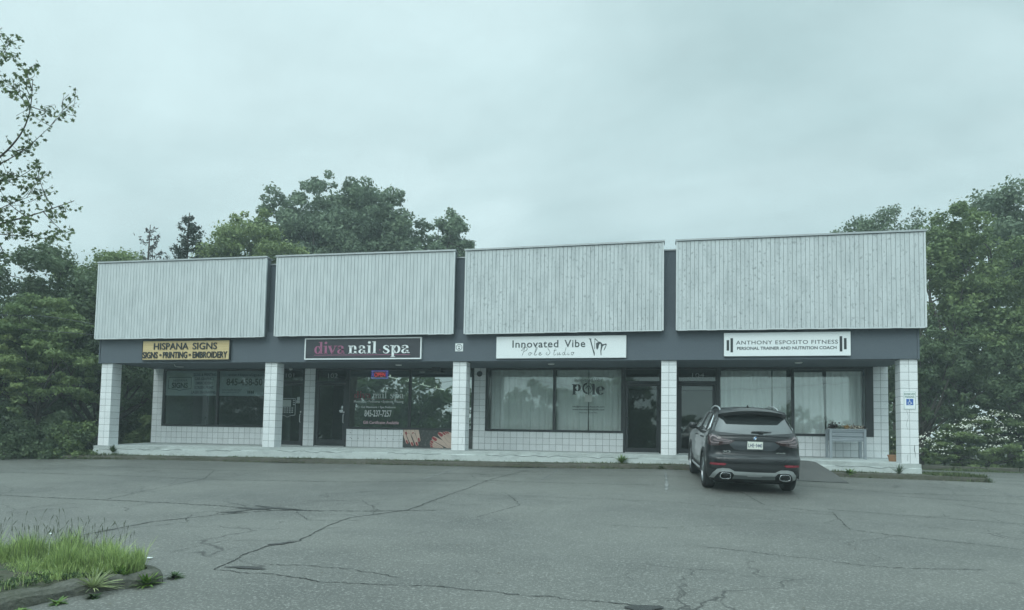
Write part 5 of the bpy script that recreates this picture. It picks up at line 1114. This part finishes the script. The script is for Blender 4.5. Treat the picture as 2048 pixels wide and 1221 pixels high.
tree('deciduous_tree', 16.2, 11.9, 5.2, [(0, 0, 3.4, 1.8, 1.2, 1.6), (1.8, 0, 3.0, 1.6, 1.2, 1.5), (-1.6, 0, 2.6, 1.3, 1, 1.4)], L_dark, 'dark undergrowth tree above the flowering bush', seed=66, ncl=90, nleaf=26000, leaf=.13, rcl=.3, tr=.1, group=GR)
tree('deciduous_tree', 10.3, 12.8, 5.6, [(0, 0, 3.8, 1.2, 1.2, 1.7), (-.8, 0, 2.2, 1.2, 1, 1.5)], L_dark, 'dark tree seen between the end wall and the right end column', seed=67, ncl=60, nleaf=16000, leaf=.13, rcl=.3, tr=.08, group=GR)
conifer(19.6, 15.2, 8.2, 2.2, 'spruce with drooping boughs at the far right edge', 68, L_con)
# flowering bush
rs = tree('flowering_bush', 14.6, 11.4, 2.5, [(0, 0, .9, 1.9, .9, 1.4), (1.9, 0, .8, 1.6, .9, 1.35), (-1.9, 0, .5, 1.5, .8, 1.1), (3.4, 0, .7, 1.5, .9, 1.3)], L_mid, 'wide bush with white blossom by the right driveway', 'bush', seed=70, ncl=150, nleaf=46000, leaf=.085, rcl=.22, tr=.03, nl=14, flat=.4)
rg = np.random.default_rng(71); C = []; base = gz(14.6, 11.4)
for i in range(110):
    a = rg.uniform(-1, 1); x = 14.9 + a * 3.6; top = 2.3 - 1.2 * max(0, -a) ** 1.6; z = base + rg.uniform(.35, 1.0) * top; y = 10.60 - .1 * rg.random() + .55 * (z - base) / 2.4
    k = rg.integers(5, 22); l = rg.uniform(.06, .34)
    for q in range(k): C.append((x + rg.normal() * l, y + rg.normal() * .1, z + rg.normal() * .035 - .1 * abs(rg.normal()) * l))
C = np.array(C); Nn = rg.normal(size=C.shape) * .5 + [0, -.5, .6]; Nn /= np.linalg.norm(Nn, axis=1)[:, None]
leaf_mesh('blossom', C, Nn, rg.uniform(.035, .08, len(C)), rg.random(len(C)), M('blossom_white', (.70, .72, .62), .7, tint=.15), rs, w=.9)

# overhanging tree whose limbs reach in from the left
ou, ov = -13.4, -9.3; z0 = gz(ou, ov); ot = empty('overhanging_tree', (ou, ov, z0), 'tree at the upper left with open leafy branches reaching into the sky', 'tree')
b = MB(); b.tube([(ou, ov, z0 - .1), (ou + .1, ov, z0 + 2.2), (ou + .3, ov + .1, z0 + 4.5), (ou + .4, ov, z0 + 7.2), (ou + .3, ov, z0 + 9.6)], [.24, .2, .16, .1, .04], 10)
rg = np.random.default_rng(90); LC = []; LN = []
def twig(P, r0, nleaf, spread=.11, sub=5, depth=0):
    P = [np.array(p, float) for p in P]; Q = catmull([tuple(p) for p in P], 5); b.tube(Q, [max(.0035, r0 * (1 - .85 * i / len(Q))) for i in range(len(Q))], 5)
    n = len(Q)
    for i in range(int(nleaf * 1.9)):
        t = rg.uniform(.25, 1) ** .6; p = np.array(Q[min(n - 1, int(t * n))]); LC.append(p + rg.normal(size=3) * spread * .72 * [1, 1, .8] - [0, 0, .03]); LN.append(rg.normal(size=3) * .8 + [0, -.2, .5])
    if depth < 2:
        for k in range(sub):
            i = int(rg.uniform(.3, .97) * (n - 1)); p = np.array(Q[i]); d = np.array(Q[min(i + 2, n - 1)]) - np.array(Q[max(i - 1, 0)]); d /= np.linalg.norm(d) + 1e-9
            s = rg.normal(size=3) * .75; L_ = (.55 if depth == 0 else .26) * rg.uniform(.6, 1.2); e = p + (d * .8 + s + [0, 0, .25]) / np.linalg.norm(d * .8 + s) * L_
            twig([p, (p + e) / 2 + rg.normal(size=3) * .04, e], r0 * .35, int(nleaf * .5), spread * .8, 3, depth + 1)
A = lambda x, y, z: (x, y, z)
twig([A(-13.2, -9.2, 3.6), A(-11.2, -8.9, 4.75), A(-10.0, -8.8, 5.25), A(-9.45, -8.75, 5.7), A(-9.2, -8.74, 6.2), A(-9.18, -8.73, 6.85)], .03, 18, .11, 7)
twig([A(-11.0, -8.8, 4.9), A(-9.9, -8.8, 5.2), A(-9.3, -8.7, 5.55), A(-8.75, -8.63, 6.05)], .016, 14, .10, 6)
twig([A(-11.4, -8.8, 4.4), A(-10.2, -8.8, 4.9), A(-9.5, -8.7, 5.0), A(-9.0, -8.63, 5.3)], .016, 16, .11, 6)
twig([A(-13.2, -9.2, 3.2), A(-11, -8.9, 3.75), A(-9.8, -8.8, 4.1), A(-9.1, -8.6, 4.35), A(-8.4, -8.45, 4.62)], .03, 22, .11, 8)
twig([A(-11, -8.9, 3.7), A(-9.9, -8.8, 3.95), A(-9.3, -8.6, 3.95), A(-8.7, -8.5, 4.05)], .015, 16, .1, 6)
twig([A(-10.4, -8.8, 4.0), A(-9.7, -8.8, 4.4), A(-9.2, -8.6, 4.7)], .014, 10, .1, 4)
twig([A(-13.2, -9.2, 5.2), A(-11.5, -9, 6.6), A(-10.3, -8.9, 7.4), A(-9.75, -8.9, 7.8)], .02, 12, .1, 4)
twig([A(-10.6, -8.9, 7.0), A(-10.0, -8.9, 7.1), A(-9.72, -8.9, 7.2)], .014, 14, .12, 4)
for k in range(16):
    a = rg.uniform(1.6, 4.6); L_ = rg.uniform(1.2, 2.4); zb = z0 + rg.uniform(4.5, 9); p = np.array((ou + .3, ov, zb)); e = p + [math.cos(a) * L_ - 1.2, math.sin(a) * L_, L_ * .7]
    twig([p, (p + e) / 2 + [0, 0, .2], e], .03, 26, .25, 5, 1)
LC = np.array(LC); LN = np.array(LN); LN /= np.linalg.norm(LN, axis=1)[:, None]
b.build('trunk', m_bark, ot, smooth=True); leaf_mesh('crown', LC, LN, rg.uniform(.06, .115, len(LC)), rg.random(len(LC)), leafm('leaf_maple', (.095, .140, .060), .45, .35), ot, shape=12)

for P, lb in (([(-30, -2.4, 4.5), (-19.83, -.61, 4.14), (-17.29, -.3, 4.06), (-15.5, -.06, 3.8)], 'upper thin black service wire crossing the left trees to the fascia'), ([(-30, -2.4, 4.0), (-19.83, -.6, 3.70), (-17.4, -.3, 3.6), (-15.4, -.065, 3.46)], 'lower thin black service wire crossing the left trees to the fascia')):
    c = MB(); c.tube(catmull(P, 6), .011, 5); tag(c.build('service_wire', m_black, loc=P[-1]), lb, 'wire')
# across the street: what the shop windows mirror
GS = 'trees across the street mirrored in the shop windows'
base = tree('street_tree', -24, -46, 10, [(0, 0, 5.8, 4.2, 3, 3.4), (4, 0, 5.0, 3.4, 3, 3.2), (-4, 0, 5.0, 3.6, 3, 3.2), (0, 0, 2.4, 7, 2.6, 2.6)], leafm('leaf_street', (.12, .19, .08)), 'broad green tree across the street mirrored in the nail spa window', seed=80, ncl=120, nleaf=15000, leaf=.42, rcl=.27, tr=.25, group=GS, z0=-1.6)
for k, (u, v, s, lb) in enumerate([(-36, -48, 1.15, 'large tree across the street, mirrored dark in the leftmost window'), (-48, -46, 1.2, 'large tree farthest along the street, mirrored in the leftmost window'), (-10, -46, .85, 'small tree across the street mirrored in the left pane of the pole studio window'), (-3, -44, .92, 'round small tree across the street mirrored behind the word pole'), (7, -47, .50, 'low tree across the street mirrored in the door glass'), (14, -46, .62, 'small tree across the street mirrored in the fitness window'), (23, -45, .9, 'tree across the street mirrored at the right end window')]):
    r2 = base.copy(); COL.objects.link(r2); r2.location = (u, v, -1.6); r2.scale = (s * .8, s, s); r2.rotation_euler = (0, 0, k * 1.3 if k > 1 else 0); r2['label'] = lb
    for ch in list(base.children): c2 = ch.copy(); COL.objects.link(c2); c2.parent = r2
rg = np.random.default_rng(210); Lw = [(-70 + i * 3.4 + rg.normal(), -56 + rg.uniform(-3, 3), -1.2, 3.4, 2, 3.4 + rg.uniform(0, 2)) for i in range(44)]
C, Nn, T, cc, cr_ = crown_points(rg, Lw, 260, 26000, .34, inner=.3)
tag(leaf_mesh('woods', C, Nn, .7 * rg.uniform(.6, 1.4, len(C)), T, MATS['leaf_street'], loc=(0, -56, 0)), 'low tree line across the street mirrored along the bottom of the shop windows', 'woods', kind='stuff')
t = empty('utility_pole', (-13.6, -40, -1.5), 'wooden utility pole with wires across the street, mirrored in the pole studio window', 'utility pole')
c = MB(); c.tube([(-13.6, -40, -1.6), (-13.6, -40, 9)], [.17, .12], 10); c.build('pole', M('pole_wood', (.16, .15, .13), .9), t)
c = MB(); c.box(-13.65, -13.55, -41.1, -38.9, 8.2, 8.32); c.build('crossarm', m_bark, t)
c = MB()
for y, z in ((-41, 8.35), (-40, 7.4), (-39, 8.35), (-40, 6.2)):
    P = [(x, y, z - 1.2 * math.sin(math.pi * ((x + 50) % 36.4) / 36.4)) for x in lin(-50, 60, 3)]; c.tube(P, .02, 4)
c.build('wire', m_black, t)

# ------------------------------------------------------------------ foreground grass island
IP = [(-9.5, -13.6), (-5.6, -13.2), (-4.5, -13.05), (-4.0, -12.97), (-3.42, -12.94), (-3.02, -12.99), (-2.72, -13.12), (-2.62, -13.3), (-2.78, -13.5), (-3.0, -13.72), (-3.16, -14.1), (-3.26, -14.4), (-3.5, -15.2), (-4.2, -17)]
IPs = catmull(IP[1:-1], 5); IPs = [IP[0]] + IPs + [IP[-1]]
b = MB(); cxi, cyi = -5.2, -14.3; n = len(IPs)
def iz(x, y): return gz(x, y) + .12 + .012 * math.sin(x * 3.1 + y * 2.3)
b.v = [(x, y, iz(x, y) - .015) for x, y in IPs] + [(x + (cxi - x) * .25, y + (cyi - y) * .25, iz(x + (cxi - x) * .25, y + (cyi - y) * .25) + .04) for x, y in IPs] + [(cxi, cyi, iz(cxi, cyi) + .06)]
for i in range(n): j = (i + 1) % n; b.f += [(i, j, n + j, n + i), (n + i, n + j, 2 * n)]; b.m += [0, 0]; b.t += [0, 0]
tag(b.build('island_soil', m_dirt, smooth=True), kind='structure')
b = MB(); rk = random.Random(9)
for i in range(1, n - 2):
    (x0, y0), (x1, y1) = IPs[i], IPs[i + 1]
    def sec(x, y):
        dx, dy = x - cxi, y - cyi; d = math.hypot(dx, dy); dx /= d; dy /= d; w = math.sin(x * 31) * .012
        return [(x + dx * (.135 + w), y + dy * (.135 + w), gz(x, y) - .01), (x + dx * .12, y + dy * .12, gz(x, y) + .07 + w), (x + dx * .075, y + dy * .075, gz(x, y) + .105 + w * .6), (x - dx * .02, y - dy * .02, gz(x, y) + .125 + w), (x - dx * .03, y - dy * .03, gz(x, y))]
    A0, A1 = sec(x0, y0), sec(x1, y1)
    for k in range(4): b.quad(A0[k], A1[k], A1[k + 1], A0[k + 1])
tag(b.build('island_kerb', M('island_kerb_stone', (.10, .10, .085), .95, n=(3, .8, (.055, .06, .04)), n2=(20, .7, (.15, .145, .12), .55, .7), bump=(16, 1, .04)), smooth=True), kind='structure')
def inside(x, y, P=IPs):
    c = False; j = len(P) - 1
    for i in range(len(P)):
        if (P[i][1] > y) != (P[j][1] > y) and x < (P[j][0] - P[i][0]) * (y - P[i][1]) / (P[j][1] - P[i][1] + 1e-12) + P[i][0]: c = not c
        j = i
    return c
def edge_d(x, y): return min(math.hypot(x - a, y - c) for a, c in IPs)
def blades(name, pts, mat, hs, label=None, cat=None, kind=None, group=None, wd=.004, lean=.35, loc=None):
    V = []; F = []; T = []
    for i, (x, y, z, hh) in enumerate(pts):
        a = rk.uniform(0, 6.28); l = abs(rk.gauss(0, lean)) * hh; w = wd * rk.uniform(.7, 1.4); px, py = -math.sin(a) * w, math.cos(a) * w; k = len(V); lx, ly = math.cos(a) * l, math.sin(a) * l
        V += [(x - px, y - py, z), (x + px, y + py, z), (x + px * .8 + lx * .35, y + py * .8 + ly * .35, z + hh * .6), (x - px * .8 + lx * .35, y - py * .8 + ly * .35, z + hh * .6), (x + lx, y + ly, z + hh * .97)]
        F += [(k, k + 1, k + 2, k + 3), (k + 3, k + 2, k + 4)]; T += [i % 97 / 97.0] * 2
    b = MB(); b.v = V; b.f = F; b.t = T; b.m = [0] * len(F); return tag(b.build(name, mat, loc=loc), label, cat, group, kind)
m_grass = M('grass_blade', (.29, .39, .15), .6, tint=.4, trans=.35, spec=.3); m_grass_d = M('grass_seed', (.075, .09, .055), .8, tint=.3); m_grass_p = M('grass_pale', (.30, .36, .17), .6, tint=.35, trans=.3)
pts = []
while len(pts) < 30000:
    x, y = rk.uniform(-6.6, -2.6), rk.uniform(-14.9, -12.9)
    if not inside(x, y): continue
    d = edge_d(x, y)
    if d < .05: continue
    t_ = (y + 13.45) / .4 + math.sin(x * 7.3 + 1) * .3 + .5 * (x + 3.0) * 0      # tall at the back, bare earth towards the near kerb
    if t_ < -.9 and rk.random() < .88: continue
    if t_ < 0 and rk.random() < .5: continue
    hh = (.05 + .16 * min(1, max(0, t_ * .8 + .7))) * rk.choice([.5, .8, 1, 1.15, 1.5]) * rk.uniform(.75, 1.2) * (.75 + .35 * math.sin(x * 9) * math.sin(y * 11 + x * 4))
    pts.append((x, y, iz(x, y) + .0, hh))
blades('grass', pts, m_grass, None, 'bright green uncut grass on the kerbed island at lower left', 'grass', 'stuff', wd=.0032, lean=.5)
# seed heads above the grass
b = MB()
for i in range(150):
    x = -2.9 - abs(rk.gauss(0, 1.5)); y = rk.uniform(-13.6, -12.95)
    if not inside(x, y): continue
    z = iz(x, y); hh = rk.uniform(.24, .42) * (1 if rk.random() < .8 else 1.25); l = rk.gauss(0, .06); b.tube([(x, y, z), (x + l * .4, y, z + hh * .6), (x + l, y, z + hh)], .0010, 3); b.tube([(x + l, y, z + hh - .005), (x + l * 1.15, y, z + hh + .02), (x + l * 1.3, y, z + hh + .04)], [.002, .0035, .001], 5)
tag(b.build('seed_head', m_grass_d), 'thin dark seed heads standing above the island grass', 'seed heads', kind='stuff')
def weed(kind, x, y, n, L_, mat, label, cat, seed, wide=.012, up=.7, z=None, fold=4, droop=.5, loc=None, group=None):
    """tuft of long leaves arching out of one point"""
    r = random.Random(seed); b = MB(); z = iz(x, y) if z is None else z
    for i in range(n):
        a = r.uniform(0, 6.28); e = r.uniform(up - .5, up + .45); l = L_ * r.uniform(.5, 1.1); b.ti = r.random(); P = []
        for k in range(fold + 1):
            t = k / fold; rr = l * t * math.cos(e) ; P.append((x + math.cos(a) * rr, y + math.sin(a) * rr, z + l * t * math.sin(e) - droop * l * t * t * .5))
        px, py = -math.sin(a), math.cos(a); V = []
        for k, p in enumerate(P): w = wide * math.sin(math.pi * (.12 + .86 * k / fold)) ; V += [(p[0] - px * w, p[1] - py * w, p[2]), (p[0] + px * w, p[1] + py * w, p[2] + .002)]
        b.add(V, [(2 * k, 2 * k + 1, 2 * k + 3, 2 * k + 2) for k in range(fold)])
    return tag(b.build(kind, mat, loc=(x, y, z)), label, cat, group)
m_weed = M('weed_leaf', (.12, .22, .045), .6, tint=.4, trans=.3); m_weed_d = M('weed_dark', (.05, .095, .035), .7, tint=.4, trans=.25); m_brown = M('weed_brown', (.07, .05, .04), .8, tint=.4)
weed('grass_tuft', -2.84, -13.68, 110, .27, m_grass_p, 'pale spiky grass tuft spilling over the near island kerb', 'grass tuft', 1, .0045, .75, z=gz(-2.8, -13.6) + .04, droop=.5)
weed('weed_plant', -2.80, -13.40, 90, .20, m_weed, 'bright leafy weed at the island corner, left of the pair', 'weed', 2, .012, .95, z=gz(-2.8, -13.4) + .05, droop=.2)
weed('weed_plant', -2.57, -13.33, 130, .19, m_weed, 'bright bushy weed at the tip of the island', 'weed', 3, .012, .7, z=gz(-2.6, -13.3))
weed('weed_plant', -2.50, -13.02, 80, .11, m_weed_d, 'small dark weed growing in the crack past the island tip', 'weed', 4, .010, .5, z=gz(-2.5, -13))
weed('weed_plant', -3.45, -13.42, 90, .15, m_brown, 'brownish withered weed amid the island grass', 'weed', 5, .011, .85)
weed('weed_plant', -3.25, -13.52, 110, .12, m_weed, 'grey-green low weed beside the brown one', 'weed', 6, .010, .7)
weed('weed_plant', -3.75, -13.75, 110, .11, m_weed_d, 'low clover-like weeds near the island kerb, left group', 'weed', 7, .012, .5); weed('weed_plant', -3.35, -13.72, 100, .10, m_weed, 'low light weeds just behind the kerb top', 'weed', 8, .012, .5)
weed('weed_plant', -2.88, -14.02, 60, .10, m_weed, 'small weed at the foot of the near kerb, left one', 'weed', 9, .014, .35, z=gz(-2.9, -14)); weed('weed_plant', -2.72, -13.8, 60, .09, m_weed_d, 'small weed under the pale grass tuft', 'weed', 10, .011, .4, z=gz(-2.7, -13.8)); weed('weed_plant', -2.98, -14.28, 60, .08, m_weed, 'small weed at the bottom edge of the photo', 'weed', 11, .013, .3, z=gz(-3, -14.3))
r = random.Random(77); b = MB()
for i in range(900):
    x = r.uniform(-4.6, -2.75); y = r.uniform(-14.3, -13.2)
    if not inside(x, y) or edge_d(x, y) < .03: continue
    if (y + 13.45) / .4 > .2: continue
    z = iz(x, y); s = r.uniform(.012, .03); b.ti = r.random()
    for k in range(5):
        a = r.uniform(0, 6.28); c_, s_ = math.cos(a), math.sin(a); h_ = r.uniform(.01, .05)
        b.quad((x, y, z), (x + s * c_ * .6 - s * s_ * .3, y + s * s_ * .6 + s * c_ * .3, z + h_), (x + s * c_ * 1.6, y + s * s_ * 1.6, z + h_ * .9), (x + s * c_ * .6 + s * s_ * .3, y + s * s_ * .6 - s * c_ * .3, z + h_))
tag(b.build('clover', m_weed_d), 'low clover and seedlings along the bare near edge of the island', 'clover', kind='stuff')
# pale daisy head
b = MB(); xf, yf = -3.72, -13.3; zf = iz(xf, yf); b.tube([(xf, yf, zf), (xf + .02, yf, zf + .30)], .0015, 4); b.lathe([(0, zf + .315), (.014, zf + .305), (.001, zf + .298)], (xf + .02, yf, 0), k=10); tag(b.build('daisy', m_white, loc=(xf, yf, zf)), 'single white flower head above the island grass', 'flower')
# weeds along the kerb strip and walkway
r = random.Random(33); pts = []
for i in range(7500):
    u = r.uniform(-17, 9.9); dens = .5 + .5 * math.sin(u * 2.1) * math.sin(u * .83 + 1); 
    if r.random() > dens ** 1.5 and u > -14: continue
    v = r.choice([r.uniform(-.36, -.05), r.uniform(-.62, -.56), r.uniform(-.37, -.3)]); z = gz(u, v) + (.115 if v > -.5 else .0); pts.append((u, v, z, r.uniform(.02, .075) * (1.5 if u < -14 or u > 8.6 else 1)))
for i in range(3500): u = r.uniform(8.55, 9.8); v = r.uniform(-.35, 1.2); pts.append((u, v, -.35, r.uniform(.03, .12)))
for i in range(6000): u = r.uniform(8.8, 20); v = r.uniform(8.7, 10.3); pts.append((u, v, gz(u, v), r.uniform(.03, .16) * (.6 + .4 * math.sin(u * 2))))
blades('kerb_weeds', pts, M('kerb_weed', (.075, .105, .04), .8, tint=.5, trans=.2), None, 'sparse weeds and grass along the kerbs', 'weeds', 'stuff', wd=.007, lean=.8)
weed('weed_plant', 1.17, -.12, 70, .26, m_weed, 'bright upright weed at the walkway edge below door 103', 'weed', 40, .016, 1.1, z=-.2, droop=.1)
weed('weed_plant', -14.62, -.10, 60, .26, m_weed_d, 'dark upright weed just right of the left end column', 'weed', 41, .016, 1.15, z=-.26, droop=.1)
weed('weed_plant', 7.9, -.3, 60, .3, m_weed_d, 'thin weed in front of the right end column', 'weed', 42, .008, 1.1, z=-.3, droop=.2); weed('weed_plant', 6.75, -.45, 90, .22, m_weed, 'spreading weed on the kerb beside the ramp', 'weed', 43, .014, .5, z=-.3); weed('weed_plant', 9.75, -.5, 80, .18, m_weed_d, 'weed at the rounded end of the kerb', 'weed', 44, .013, .6, z=-.42); weed('weed_plant', 2.2, -.5, 50, .16, m_weed_d, 'weed by the kerb beside the front wheel of the car', 'weed', 45, .013, .6, z=-.3)
# leaf and paper litter
b = MB()
for i in range(420):
    u = r.uniform(-15, 8.8); v = r.choice([r.uniform(-.75, -.56), r.uniform(-.36, -.05)]); z = (gz(u, v) + .012) if v < -.5 else gz(u, v) + .135; a = r.uniform(0, 3.1); s = r.uniform(.012, .035); b.ti = r.random()
    b.quad((u + s * math.cos(a), v + s * math.sin(a), z), (u - s * .5 * math.sin(a), v + s * .5 * math.cos(a), z + .012), (u - s * math.cos(a), v - s * math.sin(a), z + .003), (u + s * .5 * math.sin(a), v - s * .5 * math.cos(a), z + .006))
for i in range(160):
    u = r.uniform(-12, 9); v = r.uniform(-14, -1.2); s = r.uniform(.006, .016); z = rough(u, v) + .012; b.ti = r.random() * .4; b.quad((u + s, v, z), (u, v + s, z + .004), (u - s, v, z), (u, v - s, z + .005))
tag(b.build('leaf_litter', M('litter', (.26, .23, .17), .9, tint=.6)), 'small dry leaves and litter on the lot and kerb', 'leaf litter', kind='stuff')
b = MB(); b.quad((-3.36, -12.37, rough(-3.3, -12.3) + .012), (-3.30, -12.37, rough(-3.3, -12.3) + .012), (-3.30, -12.33, rough(-3.3, -12.3) + .016), (-3.36, -12.33, rough(-3.3, -12.3) + .016)); tag(b.build('paper_scrap', m_white, loc=(-3.33, -12.35, rough(-3.3, -12.3))), 'small white paper scrap beside the grass island', 'paper scrap')
#VEIL_HAZE
b = MB(); b.box(-90, 90, -70, 70, -8, 40); hz = bpy.data.meshes.new('veil_haze')  # thin volume added to lift the blacks like a windscreen veil
o = b.build('veil_haze', bpy.data.materials.new('veil_haze')); tag(o, kind='stuff')
hm = o.data.materials[0]; hm.use_nodes = True; t = hm.node_tree; t.nodes.remove(t.nodes['Principled BSDF']); pv = t.nodes.new('ShaderNodeVolumePrincipled')
pv.inputs['Color'].default_value = (.80, .92, .93, 1); pv.inputs['Density'].default_value = VEIL_HAZE; pv.inputs['Anisotropy'].default_value = .0
t.links.new(pv.outputs[0], t.nodes['Material Output'].inputs['Volume'])
